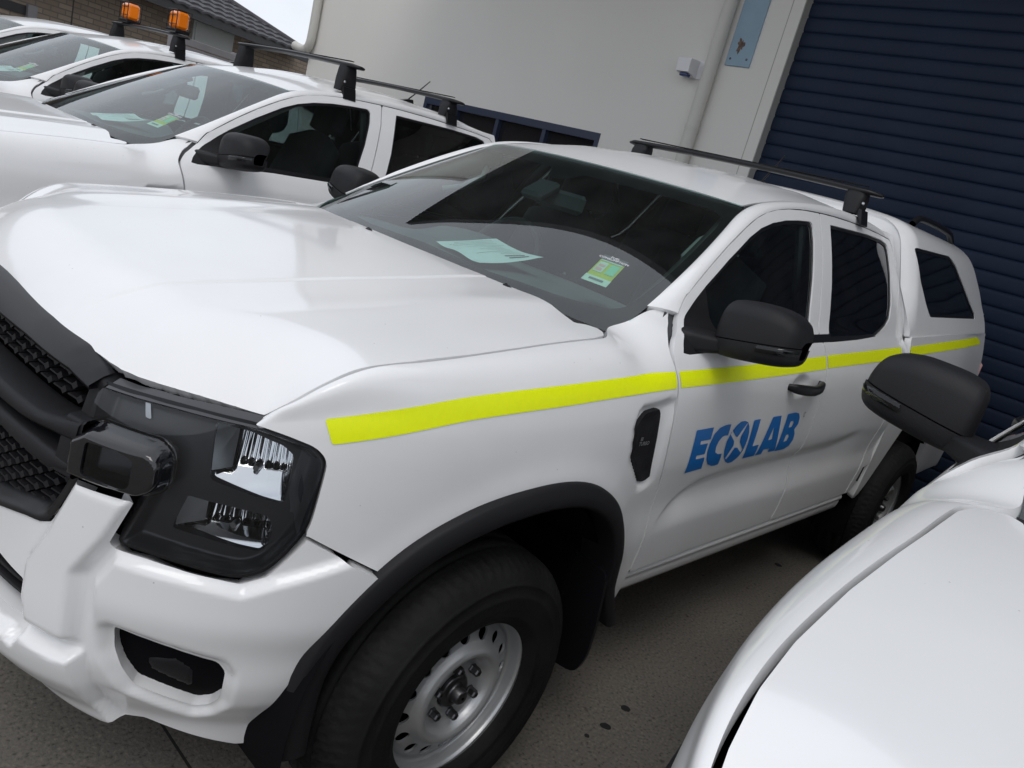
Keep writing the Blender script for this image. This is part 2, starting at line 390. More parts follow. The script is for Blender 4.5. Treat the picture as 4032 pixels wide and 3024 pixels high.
def Dside(x,z,off=0,feat=True):
    x=np.asarray(x,float); z=np.asarray(z,float)
    s=sx(x); a=Ospl(s)[...,1]+Dsz(s,z); w=sstep(1.15,1.24,z)
    y=a*(1-w)+Uf(x,np.maximum(z,1.14))*w
    if feat:
        zu=CREASE(x); zl=.688; t=np.clip((zu-z)/np.maximum(zu-zl,.02),0,1)
        dep=.0155*sstep(0,.30,t)*(1-t)**1.1*sstep(-.66,-.85,x)*(1-sstep(-2.0,-2.45,x))
        y=y-dep*1.3
    return y+off
# ---------- tub and canopy ----------
TUBY=pch([.45,.50,.60,.9,1.1,1.2,1.28,1.34,1.42],[.87,.895,.905,.915,.91,.897,.882,.866,.845])
def Tub(x,z,off=0):
    return TUBY(z)-.012*sstep(-3.6,-4.4,np.asarray(x,float))+off
CANS=spline(np.linspace(0,1,9),np.array([(.856,1.335),(.832,1.42),(.788,1.56),(.735,1.70),(.695,1.785),(.635,1.835),(.52,1.862),(.28,1.877),(0,1.882)]))
def Canopy(u,x): 
    p=CANS(u); k=1-.075*np.clip((np.asarray(x,float)+2.80)/.10,0,1)**2.2*np.clip((p[...,1]-1.36)/.2,0,1); return np.stack([x,p[...,0]*k,1.335+(p[...,1]-1.335)*(k*.3+.7)],-1)
# ---------- windscreen ----------
def Wpt(a,b,off=0):
    a=np.asarray(a,float); b=np.asarray(b,float); aa=np.abs(a)
    ye=.757-.146*np.clip(b,0,1.2)**1.6
    x=(-.285-.118*aa**2.2)*(1-b)+(-1.045-.125*aa**2.2)*b
    z=(1.258-.015*aa**2)*(1-b)+(1.692-.012*aa**2)*b
    ye=ye-.022*np.clip(1-b/.13,0,1.3)**2
    k=.006*(1-.75*aa**2)*4*b*(1-b)
    return np.stack([x+.5*k+.5*off,ye*a,z+.86*k+.86*off],-1)
# ---------- roof ----------
zr=pch([-2.8,-2.72,-2.55,-2.3,-2.0,-1.75,-1.5,-1.3,-1.1,-1.03,-.95],[1.775,1.79,1.812,1.826,1.826,1.812,1.785,1.748,1.703,1.686,1.665])
def Roof(x,y,off=0): return zr(x)-.045*(np.abs(y)/.6)**2.6+off
# ============================================================ pickup truck (built once, then copied)
# outlines in (s,z) of the wrapped front, (x,z) on the side, (x,y) on the hood
HL=rnd([(.557,1.044),(.72,1.053),(.868,1.057),(.923,1.049),(.978,1.034),(1.001,1.012),(.998,.947),(.993,.872),(.963,.819),(.934,.781),(.892,.763),(.85,.766),(.726,.779),(.668,.782),(.706,.888),(.566,.885),(.553,.962)],
       [.006,.03,.02,.03,.02,.02,.03,.03,.03,.025,.03,.03,.03,.01,.006,.004,.006])
BUMP=np.array([(-.02,.705),(.30,.715),(.40,.742),(.456,.756),(.496,.762),(.523,.774),(.536,.797),(.575,.882),(.703,.886),(.664,.784),(.666,.776),(.726,.774),(.85,.762),(.895,.758),(.938,.777),(.967,.815),(.997,.857),(1.10,.803),(1.16,.772),(1.16,.30),(.958,.298),(.841,.326),(.737,.352),(.686,.342),(.60,.318),(.50,.318),(.35,.34),(-.02,.35)])
PILLAR=np.array([(.528,.775),(.575,.90),(.72,.90),(.672,.785),(.626,.705),(.630,.557),(.60,.546),(.505,.551),(.487,.615),(.486,.693)])
FOG=rnd([(.678,.603),(.79,.585),(.881,.567),(.899,.545),(.899,.468),(.876,.434),(.846,.420),(.722,.470),(.700,.508),(.681,.555)],.007)
INTAKE=np.array([(-.02,.655),(.30,.652),(.395,.641),(.478,.628),(.487,.611),(.500,.556),(.44,.552),(.30,.556),(-.02,.56)])
SKID=np.array([(-.05,.50),(.40,.515),(.468,.528),(.487,.516),(.509,.548),(.587,.538),(.636,.545),(.656,.40),(.690,.345),(.74,.33),(.74,.2),(-.05,.2)])
LEDGE=np.array([(.636,.702),(.672,.772),(.80,.764),(.90,.752),(.95,.775),(1.3,.9),(1.3,.45),(.64,.45)])
ARCH=np.array([(.452,.20),(.455,.45),(.45,.555),(.432,.635),(.393,.704),(.339,.775),(.26,.843),(.178,.883),(.088,.912),(-.022,.929),(-.12,.933),(-.20,.925),(-.275,.905),(-.35,.867),(-.43,.802),(-.481,.727),(-.515,.637),(-.538,.555),(-.575,.48),(-.625,.40),(-.66,.20)])
GAPZ=[.40,.552,.635,.717,.851,.911,1.041,1.098,1.14,1.188,1.209,1.229,1.287,1.304,1.333]
GAPX=[-.645,-.641,-.645,-.641,-.625,-.606,-.574,-.565,-.557,-.546,-.541,-.538,-.575,-.604,-.646]
gapx=pch(GAPZ,GAPX)
VENT=rnd([(-.488,1.100),(-.497,1.088),(-.516,1.011),(-.534,.923),(-.543,.893),(-.513,.882),(-.500,.888),(-.429,.960),(-.422,.975),(-.397,1.056),(-.401,1.069),(-.421,1.091)],.008)
VREC=np.array([(-.385,1.115),(-.58,1.135),(-.57,1.05),(-.60,.90),(-.60,.862),(-.50,.862),(-.405,.955),(-.375,1.06)])
GW=.0040   # half panel gap
def fbump(s,z):
    q=np.stack([s,z],-1); d=0*s
    w=.028*(1-sstep(-.030,.002,sdf(q,PILLAR)))
    d=d+w*(1-sstep(.90,.88,z)*0)
    d=d+.018*(1-sstep(-.020,.003,sdf(q,LEDGE)))*sstep(.555,.69,z)
    d=d-.020*(1-sstep(-.002,.030,sdf(q,FOG)))
    d=d+.030*(1-sstep(-.020,.002,sdf(q,SKID)))
    return d
def Fb(s,z,off=0):
    return Fpt(s,z,fbump(s,z)+off)
# ---- fender top edge curve
_T=[(.571,.755),(.562,.775),(.553,.788),(.54,.799),(.513,.809),(.486,.817),(.422,.827),(.323,.834),(.16,.834),(0,.826),(-.12,.818),(-.275,.81),(-.33,.797),(-.36,.775),(-.403,.748)]
_Tz=[float(hood(np.array([a]),np.array([b]))[0]) for a,b in _T]
T3=np.array([(a,b,c) for (a,b),c in zip(_T,_Tz)]+[(-.48,.748,1.285),(-.567,.752,1.322),(-.66,.775,1.336),(-.72,.79,1.345)])
TS=np.array([.862,.885,.905,.928,.960,.99,1.06,1.165,1.332,1.493,1.613,1.768,1.825,1.86,1.905,1.985,2.075,2.17,2.23])
T3[:14,1]+=GW*1.1; T3[:3,0]+=GW
Tcur=spline(TS,T3)
TA=pch([.86,.92,1.0,1.15,1.4,1.8,1.95,2.1,2.25],[.012,.035,.07,.095,.105,.115,.135,.15,.15])
def fender_pt(s,t):
    # t in 0..1 : below ta side wall, above: roll to the top edge
    top=Tcur(s); za=top[...,2]-TA(s); tl=np.clip(t/.72,0,1); z=.34+(za-.34)*tl
    P=Fpt(s,z)
    # recess around vent
    q=np.stack([P[...,0],z],-1); rec=.016*(1-sstep(-.020,.0,sdf(q,VREC)))*sstep(-.60,-.50,P[...,0])
    rec=rec*1.0
    P[...,1]-=rec
    # soft swelling above arch
    dA=sdf(q,ARCH); P[...,1]+=.010*np.exp(-(np.maximum(dA,0)/.05)**2)*sstep(.2,-.05,P[...,0])+.006*np.exp(-(np.maximum(dA,0)/.04)**2)*sstep(-.05,.2,P[...,0])
    u=np.clip((t-.72)/.28,0,1)[...,None]
    A=Fpt(s,za); dz=1e-3; TA0=(A-Fpt(s,za-dz))/dz; TA0/=np.linalg.norm(TA0,axis=-1,keepdims=True)
    L=np.linalg.norm(top-A,axis=-1,keepdims=True)
    n=-Ofr(s)[1]
    ex=top[...,:2]+.02*n; sl=(hood(ex[...,0],ex[...,1],False)-hood(top[...,0],top[...,1],False))/.02
    rear=sstep(-.30,-.42,top[...,0]); rs=np.interp(-top[...,0],[.33,.42,.50,.567,.66,.72],[.20,.22,.34,.50,.80,.9])
    sl=np.clip(sl,-.2,.5)*(1-rear)+rs*rear
    T1=np.concatenate([n,sl[...,None]],-1); T1/=np.linalg.norm(T1,axis=-1,keepdims=True)
    h=(2*u**3-3*u**2+1)*A+(u**3-2*u**2+u)*TA0*L*1.12+(-2*u**3+3*u**2)*top+(u**3-u**2)*T1*L*1.12
    xr=A[...,0]*(1-u[...,0])+top[...,0]*u[...,0]; zr_=A[...,2]*(1-u[...,0])+top[...,2]*u[...,0]; yD=Dside(xr,zr_,0,False)
    D_=np.stack([xr,np.minimum(yD,1)*(1-u[...,0]**6)+np.minimum(yD,top[...,1])*u[...,0]**6,zr_],-1); rb=sstep(-.50,-.64,A[...,0])[...,None]
    h=h*(1-rb)+D_*rb
    return np.where((t>.72)[...,None],h,P)
out_hint=lambda P: np.stack([np.clip(P[...,0]-.2,0,1)*1.5,P[...,1],P[...,2]*0+.25],-1)
# ---------------------------------------------------------------- build
TR=empty('pickup_truck')
PARTS={}
def part(name,g,m,parent=None,smooth=True): return obj(name,g,m,parent or TR,smooth)
def lr(name,g,m,parent=None,smooth=True):
    return part(name,g,m,parent,smooth),part(name,mir(g),m,parent,smooth)
# hood
xs=np.concatenate([np.arange(-.45,.52,.011),np.arange(.52,.84,.006)]); yh=np.concatenate([np.arange(0,.32,.0125),np.arange(.32,.39,.003),np.arange(.39,.72,.011),np.arange(.72,.875,.006)]); ys=np.concatenate([-yh[::-1],yh[1:]])
X,Y=np.meshgrid(xs,ys,indexing='ij'); P=np.stack([X,Y,hood(X,Y)],-1); gh=grid(P,(0,0,1))
COWL=[(-.357,.748),(-.335,.722),(-.305,.712),(-.335,.60),(-.338,.50),(-.335,.42),(-.318,.25),(-.312,0)]
half=list(map(tuple,FRONT[:-1:2]))+list(map(tuple,SHUT[:-2]))+[(-.352,.775)]+COWL
poly=np.array(half+[(a,-b) for a,b in half[::-1][1:-1]])
phi=sdf(gh.V[:,:2],poly)+GW
hood_o=part('hood',flange(trim(gh,phi),.022),'paint')
# fenders
ss=np.concatenate([np.arange(.845,1.1,.008),np.arange(1.1,2.215,.011)]); tt=np.concatenate([np.linspace(0,.72,70),np.linspace(.72,1,19)[1:]])
S_,T_=np.meshgrid(ss,tt,indexing='ij'); P=fender_pt(S_,T_); gf=grid(P,out_hint)
sz=np.stack([S_.ravel(),P[...,2].ravel()],-1); xz=gf.V[:,[0,2]]
phi=np.maximum.reduce([GW-sdf(sz,HL),GW-sdf(sz,BUMP),-sdf(xz,ARCH),gapx(xz[:,1])+GW-xz[:,0],.415-xz[:,1],.868-sz[:,0]-(1.058-sz[:,1])*0])
phi=np.where((sz[:,0]<1.0)&(sz[:,1]<.84),1,phi)
gfen=flange(trim(gf,phi),.02); lr('fender',gfen,'paint')
# dark structure behind gaps
S2,Z2=np.meshgrid(np.arange(.60,2.3,.02),np.linspace(.36,1.10,60),indexing='ij'); P2=Fpt(S2,Z2,-.045); g2=grid(P2,out_hint); xz2=g2.V[:,[0,2]]; q2=np.stack([S2.ravel(),Z2.ravel()],-1)
g2=trim(g2,np.maximum.reduce([-sdf(xz2,ARCH)+.02,.012-sdf(q2,HL),np.where(S2.ravel()<1.0,Z2.ravel()-.80,-1)]))
hb=trim(inset(gh,.045),np.maximum(sdf(gh.V[:,:2],poly)+.002,gh.V[:,0]-.50))
part('inner_panel',cat(g2,mir(g2),hb),'dark_void')
# bumper
sb=np.arange(0,1.17,.0075); zb=np.arange(.30,.91,.0075); SB,ZB=np.meshgrid(sb,zb,indexing='ij'); P=Fb(SB,ZB)
# undercut at the bottom
P[...,0]-=.04*sstep(.35,.29,ZB)*(1-sstep(.55,.8,SB))
gb=grid(P,out_hint); q=np.stack([SB.ravel(),ZB.ravel()],-1); xzb=gb.V[:,[0,2]]
phi=np.maximum.reduce([sdf(q,BUMP)+GW,-sdf(q,FOG),-sdf(q,INTAKE),np.where(SB.ravel()>.99,-sdf(xzb,ARCH),-1)])
gbt=flange(trim(gb,phi),.035); bumper=part('front_bumper',cat(gbt,mir(gbt)),'paint')
# fog lamp blanks
gfog=trim(grid(Fpt(SB,ZB,-.055+.012*(1-sstep(-.02,.0,sdf(q.reshape(*SB.shape,2),np.array([(.72,.54),(.80,.555),(.845,.53),(.85,.47),(.83,.455),(.735,.49)]))))),out_hint),sdf(q,FOG)-.012)
for g_ in (gfog,mir(gfog)): part('fog_lamp_blank',g_,'black_plastic',bumper)
# lower intake grid
gi=[]
gi.append(trim(grid(Fpt(SB,ZB,-.05),out_hint),sdf(q,INTAKE)-.02))
for z in (.585,.61,.634):
    s=np.linspace(0,.49,40); p0=Fpt(s,s*0+z-.004,-.012); p1=Fpt(s,s*0+z+.004,-.012); p2=Fpt(s,s*0+z+.004,-.05); p3=Fpt(s,s*0+z-.004,-.05)
    gi.append(grid(np.stack([p0,p1,p2,p3],1),out_hint,close_v=True))
gi=cat(*gi); part('lower_intake',cat(gi,mir(gi)),'black_plastic',bumper)
# black valance under the bumper
s=np.linspace(.60,1.03,40); zt=np.interp(s,[0,.5,.6,.7,.84,1.02],[.36,.335,.335,.355,.335,.31])
rows=[Fpt(s,zt+.02,-.03),Fpt(s,zt-.035,-.05),Fpt(s,zt-.06,-.12),Fpt(s,zt-.065,-.35)]
for r in rows[1:]: r[:,2]=r[:,2]
rows[1][:,2]=zt-.03; rows[2][:,2]=zt-.055; rows[3][:,2]=zt-.055
gv=grid(np.stack(rows,1),out_hint)
for f in (gv,mir(gv)): part('lower_valance',f,'black_plastic',bumper)
# ---------------------------------------------------------------- headlights
def sgrid(s0,s1,z0,z1,d,off):
    a=np.arange(s0,s1+d,d); b=np.arange(z0,z1+d,d); A,B=np.meshgrid(a,b,indexing='ij')
    o=off(A,B) if callable(off) else off
    return A,B,Fpt(A,B,o)
def headlight(side):
    m=(lambda g:g) if side>0 else mir
    A,B,P=sgrid(.54,1.01,.75,1.07,.005,lambda a,b:-.034+.030*sstep(-.022,-.001,sdf(np.stack([a,b],-1),HL)))
    q=np.stack([A.ravel(),B.ravel()],-1)
    R1=rnd([(.792,1.036),(.862,1.034),(.926,1.019),(.948,1.004),(.950,.95),(.947,.906),(.905,.912),(.803,.932)],.006)
    R2=rnd([(.767,.893),(.862,.887),(.922,.880),(.937,.853),(.932,.820),(.921,.805),(.873,.809),(.795,.819),(.750,.823)],.006)
    g=grid(P,out_hint); ph=np.maximum.reduce([sdf(q,HL)+.004,-sdf(q,R1),-sdf(q,R2)])
    h=part('headlight',m(flange(trim(g,ph),.03)),'smoke')
    for nm,R,dep in (('upper_reflector',R1,.075),('lower_reflector',R2,.065)):
        s0,z0=R.min(0); s1,z1=R.max(0); a=np.linspace(s0-.004,s1+.004,45); b=np.linspace(z0-.004,z1+.004,29); A2,B2=np.meshgrid(a,b,indexing='ij')
        u=(A2-s0)/(s1-s0); v=(B2-z0)/(z1-z0)
        # lower half sweeps up and back towards the sky, upper outer part is cut into flutes
        uf=u*9%1-.5; sweep=.010+dep*.75*np.sin(np.clip(v,0,1)*math.pi*.5)**1.15
        fl=.0085*(1-4*uf**2)*((u>.30)&(v>.42))
        step_=.010*((u<.30)&(v>.30))
        dd=(sweep+fl+step_)*np.clip(np.minimum(u,1-u)*14,.15,1)**.5
        P2=Fpt(A2,B2,-.034-dd); g2=grid(P2,out_hint); q2=np.stack([A2.ravel(),B2.ravel()],-1)
        g2=trim(g2,sdf(q2,R)-.003); part(nm,m(g2),'chrome',h,True)
        us=(s0+np.array([.02,.27,.27,.02])*(s1-s0)); zs_=(z0+np.array([.30,.34,.96,.97])*(z1-z0)) if nm[0]=='u' else (z0+np.array([.28,.36,.90,.93])*(z1-z0)); pp=Fpt(us,zs_,np.array([-.036,-.062,-.066,-.040])); part('reflector_wing',m(G(pp,[(0,1,2,3)])),'brushed',h,False)
        bs=(s0+.62*(s1-s0),z0+.42*(z1-z0)); bp=Fpt(np.array([bs[0]]),np.array([bs[1]]),np.array([-.07]))[0]
        part('bulb',m(tube([bp,bp+np.array([.016,.012,0])],.006,10)),'brushed',h)
    # clear cover
    A,B,P=sgrid(.54,1.01,.75,1.07,.007,.0015)
    gl=trim(grid(P,out_hint),sdf(np.stack([A.ravel(),B.ravel()],-1),HL)+.003); part('lens_cover',m(gl),'lens_glass',h)
    # rubber rim
    A,B,P=sgrid(.53,1.02,.74,1.08,.005,-.010); qq=np.stack([A.ravel(),B.ravel()],-1); sd_=sdf(qq,HL)
    rim=trim(grid(P,out_hint),np.maximum(sd_-.005,-sd_-.006)); part('lamp_rim',m(rim),'satin_black',h)
    # position strip under the upper edge
    A,B,P=sgrid(.60,.80,1.0,1.05,.005,-.030); qq=np.stack([A.ravel(),B.ravel()],-1)
    part('position_light',m(trim(grid(P,out_hint),sdf(qq,np.array([(.643,1.036),(.655,1.036),(.668,1.008),(.655,1.008)])))),'brushed',h)
    # protruding indicator box
    IB=rnd([(.552,.963),(.590,.993),(.715,.996),(.738,.984),(.748,.965),(.750,.925),(.738,.905),(.712,.888),(.575,.884),(.562,.889)],.008)
    def ioff(a,b):
        d_=sdf(np.stack([a,b],-1),IB); return .044*(1-sstep(-.020,.001,d_))-.004
    A,B,P=sgrid(.535,.765,.87,1.01,.004,ioff); qq=np.stack([A.ravel(),B.ravel()],-1)
    LENS=rnd([(.60,.966),(.662,.970),(.692,.962),(.694,.915),(.676,.904),(.604,.909)],.008)
    gi_=flange(trim(grid(P,out_hint),np.maximum(sdf(qq,IB)-.001,-sdf(qq,LENS))),.02)
    ind=part('indicator_lamp',m(gi_),'gloss_black',h)
    A,B,P=sgrid(.58,.71,.89,.99,.004,.036); qq=np.stack([A.ravel(),B.ravel()],-1)
    part('indicator_lens',m(trim(grid(P,out_hint),sdf(qq,LENS)-.003)),'smoke_lens',h)
    A,B,P=sgrid(.58,.71,.89,.99,.004,lambda a,b:-.004-.02*np.clip(1-((a-.66)/.06)**2,0,1)); qq=np.stack([A.ravel(),B.ravel()],-1)
    part('indicator_reflector',m(trim(grid(P,out_hint),sdf(qq,LENS)-.006)),'brushed',h)
for sd_ in (1,-1): headlight(sd_)
# ---------------------------------------------------------------- grille
gr_e=None
def ribbon(s,zt,zb,off,depth,bev=.006):
    # bar following the front; zt,zb arrays
    off=np.broadcast_to(off,s.shape)
    R=[Fpt(s,zt,off-depth),Fpt(s,zt,off-bev),Fpt(s,zt-bev,off),Fpt(s,zb+bev,off),Fpt(s,zb,off-bev),Fpt(s,zb,off-depth)]
    return grid(np.stack(R,1),out_hint)
s=np.linspace(0,.548,60)
GR=np.array([(-.02,1.10),(.5,1.09),(.575,1.045),(.552,.962),(.575,.883),(.536,.797),(.523,.774),(.496,.762),(.456,.756),(.40,.742),(.30,.715),(-.02,.705)])
A,B,P=sgrid(0,.60,.69,1.11,.008,-.085); q_=np.stack([A.ravel(),B.ravel()],-1)
back=trim(grid(P,out_hint),sdf(q_,GR)-.02); grille=part('grille',cat(back,mir(back)),'dark_void')
# sloping upper bar
zt=np.interp(s,[0,.30,.45,.53,.548],[1.10,1.092,1.082,1.066,1.058]); zb=np.interp(s,[0,.112,.312,.483,.531,.548],[1.055,1.056,1.058,1.050,1.040,1.036])
top=np.stack([Fpt(s,zt,-.03),Fpt(s,zt-.004,-.008),Fpt(s,zb+.006,.018),Fpt(s,zb-.002,.014),Fpt(s,zb-.004,-.05)],1)
gt=grid(top,out_hint); part('upper_bar',cat(gt,mir(gt)),'satin_black',grille)
# centre double bar
s2=np.linspace(0,.566,60)
zt=np.interp(s2,[0,.283,.4,.47,.52,.566],[.968,.966,.966,.967,.975,.984]); zb=np.interp(s2,[0,.28,.41,.507,.566],[.936,.932,.935,.943,.945])
gt=ribbon(s2,zt,zb,np.interp(s2,[0,.45,.566],[.035,.03,.026]),.07,.008); part('centre_bar',cat(gt,mir(gt)),'black_plastic',grille)
zt=np.interp(s2,[0,.262,.36,.456,.52,.566],[.915,.916,.919,.919,.913,.91]); zb=np.interp(s2,[0,.275,.366,.446,.507,.566],[.884,.886,.886,.881,.878,.884])
gt=ribbon(s2,zt,zb,np.interp(s2,[0,.45,.566],[.03,.026,.022]),.07,.008); part('centre_bar',cat(gt,mir(gt)),'black_plastic',grille)
s3=np.linspace(.527,.572,8); gt=ribbon(s3,s3*0+.985,s3*0+.878,.022,.07,.006); part('bar_end',gt,'black_plastic',grille); part('bar_end',mir(gt),'black_plastic',grille)
# right upper frame and lower rim
s3=np.linspace(.528,.562,8); gt=ribbon(s3,np.interp(s3,[.528,.562],[1.056,1.046]),s3*0+.975,-.005,.06,.006); part('frame',gt,'black_plastic',grille); part('frame',mir(gt),'black_plastic',grille)
LR=np.array([(0,.706),(.30,.716),(.40,.743),(.456,.757),(.496,.763),(.523,.776),(.538,.80),(.575,.883)])
ls=np.linspace(0,1,50); cl=np.concatenate([[0],np.cumsum(np.hypot(*np.diff(LR,axis=0).T))]); LRs=np.stack([np.interp(ls*cl[-1],cl,LR[:,0]),np.interp(ls*cl[-1],cl,LR[:,1])],-1)
tn=np.gradient(LRs,axis=0); tn/=np.linalg.norm(tn,axis=1,keepdims=True); nn=np.stack([-tn[:,1],tn[:,0]],-1)
def off2(k): return LRs+nn*k
R=[Fpt(off2(-.002)[:,0],off2(-.002)[:,1],.004),Fpt(off2(.012)[:,0],off2(.012)[:,1],.004),Fpt(off2(.030)[:,0],off2(.030)[:,1],-.02),Fpt(off2(.034)[:,0],off2(.034)[:,1],-.07)]
gt=grid(np.stack(R,1),out_hint); part('lower_rim',cat(gt,mir(gt)),'satin_black',grille)
# hexagonal lattice: slanted blades
cells=[]
def blade(s,z,w=.030,off=-.018):
    # horizontal blade with a hooked right end
    a=np.array([s,s+w,s+w+.010,s+w+.020,s+w+.010,s+w,s]); b=np.array([z,z,z+.008,z,z-.008,z-.003,z-.003])
    f=Fpt(a,b,off); k=Fpt(a,b,off-.05)
    n=len(a); return G(np.concatenate([f,k]),[tuple(range(n))]+[(i,(i+1)%n,(i+1)%n+n,i+n) for i in range(n)])
for r,z in enumerate(np.arange(.735,.878,.0165)):
    for c in range(10):
        s_=.01+c*.056+(r%2)*.028
        if sdf(np.array([[s_+.04,z]]),GR)[0]<-.016 and s_+.05<.565: cells.append(blade(s_,z))
for r,z in enumerate((.994,1.012,1.030)):
    for c in range(10):
        s_=.01+c*.056+(r%2)*.028
        if s_+.05<.535: cells.append(blade(s_,z))
gl=cat(*cells)
for f in (gl,mir(gl)): tag(part('lattice',f,'black_plastic',grille,False),kind='stuff')
# round black badge plate at the centre
th=np.linspace(0,2*math.pi,32,endpoint=False); bc=np.stack([.885+.0*th,.115*np.cos(th),.925+.046*np.sin(th)],-1)
part('badge_plate',G(np.concatenate([bc,bc-np.array([.04,0,0])]),[tuple(range(32))]+[(i,(i+1)%32,(i+1)%32+32,i+32) for i in range(32)]),'satin_black',grille,False)
# ---------------------------------------------------------------- doors
GU=np.array([(-.646,1.333),(-.666,1.355),(-.69,1.381),(-.74,1.415),(-.839,1.481),(-.95,1.548),(-1.076,1.614),(-1.167,1.655),(-1.245,1.681),(-1.334,1.701),(-1.438,1.717),(-1.582,1.732),(-1.741,1.743),(-1.888,1.750),(-2.091,1.755),(-2.315,1.755),(-2.474,1.752),(-2.627,1.745)])
BG=np.array([(-1.647,.556),(-1.667,.60),(-1.672,.706),(-1.665,.80),(-1.657,.90),(-1.644,1.013),(-1.632,1.097),(-1.623,1.195),(-1.616,1.24),(-1.608,1.28),(-1.598,1.317),(-1.639,1.411),(-1.681,1.524),(-1.719,1.638),(-1.742,1.743)])
RG=np.array([(-2.50,.556),(-2.515,.62),(-2.56,.75),(-2.585,.95),(-2.592,1.15),(-2.597,1.28),(-2.617,1.33),(-2.660,1.554),(-2.665,1.66),(-2.655,1.72),(-2.627,1.745)])
WF=np.array([(-.591,1.243),(-.603,1.268),(-.626,1.292),(-.672,1.325),(-.706,1.348),(-.748,1.381),(-.80,1.417),(-.941,1.503),(-1.091,1.584),(-1.182,1.622),(-1.279,1.65),(-1.399,1.673),(-1.52,1.688),(-1.633,1.698),(-1.652,1.686),(-1.642,1.631),(-1.597,1.51),(-1.545,1.40),(-1.512,1.312)])
WFs=np.vstack([WF,[(-1.50,1.285),(-1.0,1.268),(-.62,1.240)]])
WR=np.array([(-1.84,1.712),(-1.808,1.61),(-1.774,1.494),(-1.735,1.397),(-1.70,1.318)])
WRs=np.vstack([WR,[(-1.68,1.293),(-2.0,1.306),(-2.263,1.322),(-2.36,1.345),(-2.44,1.37),(-2.504,1.405),(-2.542,1.46),(-2.575,1.593),(-2.588,1.685),(-2.575,1.718),(-2.506,1.728),(-2.30,1.729),(-2.093,1.722)]])
def dgrid(x0,x1,z0,z1,d=.010,off=0):
    a=np.arange(x0,x1+d,d); b=np.arange(z0,z1+d,d); A,B=np.meshgrid(a,b,indexing='ij')
    return grid(np.stack([A,Dside(A,B,off),B],-1),(0,1,.3))
STRIP=np.array([(-1.47,1.312),(-1.47,1.287),(-1.72,1.295),(-1.72,1.320)])
FD=np.vstack([np.stack([gapx(np.linspace(.556,1.333,40)),np.linspace(.556,1.333,40)],-1)[::-1],[( -.66,.556)],BG,GU[:12][::-1]])
FD=np.vstack([GU[:13],BG[::-1][1:],np.stack([gapx(np.linspace(.556,1.30,40)),np.linspace(.556,1.30,40)],-1)])
RD=np.vstack([GU[12:],RG[::-1][1:],BG])
def cupbump(g,c):
    # dished grip behind the handle
    d=np.hypot((g.V[:,0]-c[0])/.085,(g.V[:,2]-c[1])/.045); g.V[:,1]-=.020*np.clip(1-d**2,0,1)**1.5; return g
gd=dgrid(-1.76,-.52,.55,1.76,.0095); gd=cupbump(gd,(-1.40,1.145)); 
# recompute normals after dish
def renorm(g,U):
    P=g.V.reshape(U,-1,3); return grid(P,(0,1,.3))
nu=len(np.arange(-1.76,-.52+.0095,.0095)); gd=renorm(gd,nu); xzd=gd.V[:,[0,2]]
phi=np.maximum.reduce([sdf(xzd,FD)+GW,-sdf(xzd,WFs),-sdf(xzd,STRIP)]); gdt=trim(gd,phi)
fd=lr('front_door',flange(gdt,.018),'paint')
gd2=dgrid(-2.70,-1.56,.55,1.78,.0095); gd2=cupbump(gd2,(-2.31,1.185)); nu=len(np.arange(-2.70,-1.56+.0095,.0095)); gd2=renorm(gd2,nu); xz3=gd2.V[:,[0,2]]
phi=np.maximum.reduce([sdf(xz3,RD)+GW,-sdf(xz3,WRs),-sdf(xz3,STRIP)]); gdt2=trim(gd2,phi); rd=lr('rear_door',flange(gdt2,.018),'paint')
# backing behind the door gaps, inner door trim
gk=dgrid(-2.72,-.50,.50,1.78,.03,-.03); xk=gk.V[:,[0,2]]
DOORS=np.vstack([GU,RG[::-1][1:],np.stack([gapx(np.linspace(.556,1.30,12)),np.linspace(.556,1.30,12)],-1)])
gk=trim(gk,np.maximum.reduce([sdf(xk,DOORS)-.012,-sdf(xk,WFs),-sdf(xk,WRs)])); lr('door_trim',gk,'interior')
for W_,dd,g0,nm in ((WFs,fd,gd,'front'),(WRs,rd,gd2,'rear')):
    xw=g0.V[:,[0,2]]; sdw=sdf(xw,W_); base=sstep(1.335,1.30,xw[:,1])
    seal=trim(inset(g0,.006),np.maximum(sdw-.004,-sdw-.012-.012*base)); gls=trim(inset(g0,.009),sdw+.008)
    for k,side in enumerate((1,-1)):
        f=(lambda g:g) if side>0 else mir
        part('window_seal',f(seal),'satin_black',dd[k]); part('window_glass',f(gls),'side_glass' if nm=='front' else 'privacy_glass',dd[k])
xs_=gd2.V[:,[0,2]]
gst=trim(inset(dgrid(-1.76,-1.44,1.27,1.34,.01),.004),sdf(dgrid(-1.76,-1.44,1.27,1.34,.01).V[:,[0,2]],STRIP)-.004)
for k,side in enumerate((1,-1)): part('belt_strip',gst if side>0 else mir(gst),'satin_black',fd[k])
# sail panel that carries the mirror
SAIL=np.array([(-.591,1.243),(-.603,1.268),(-.626,1.292),(-.706,1.348),(-.748,1.381),(-.80,1.417),(-.815,1.30),(-.83,1.258),(-.62,1.240)])
gsa=trim(inset(gd,.001),sdf(xzd,SAIL)+.002)
for k,side in enumerate((1,-1)): part('sail_panel',gsa if side>0 else mir(gsa),'black_plastic',fd[k])
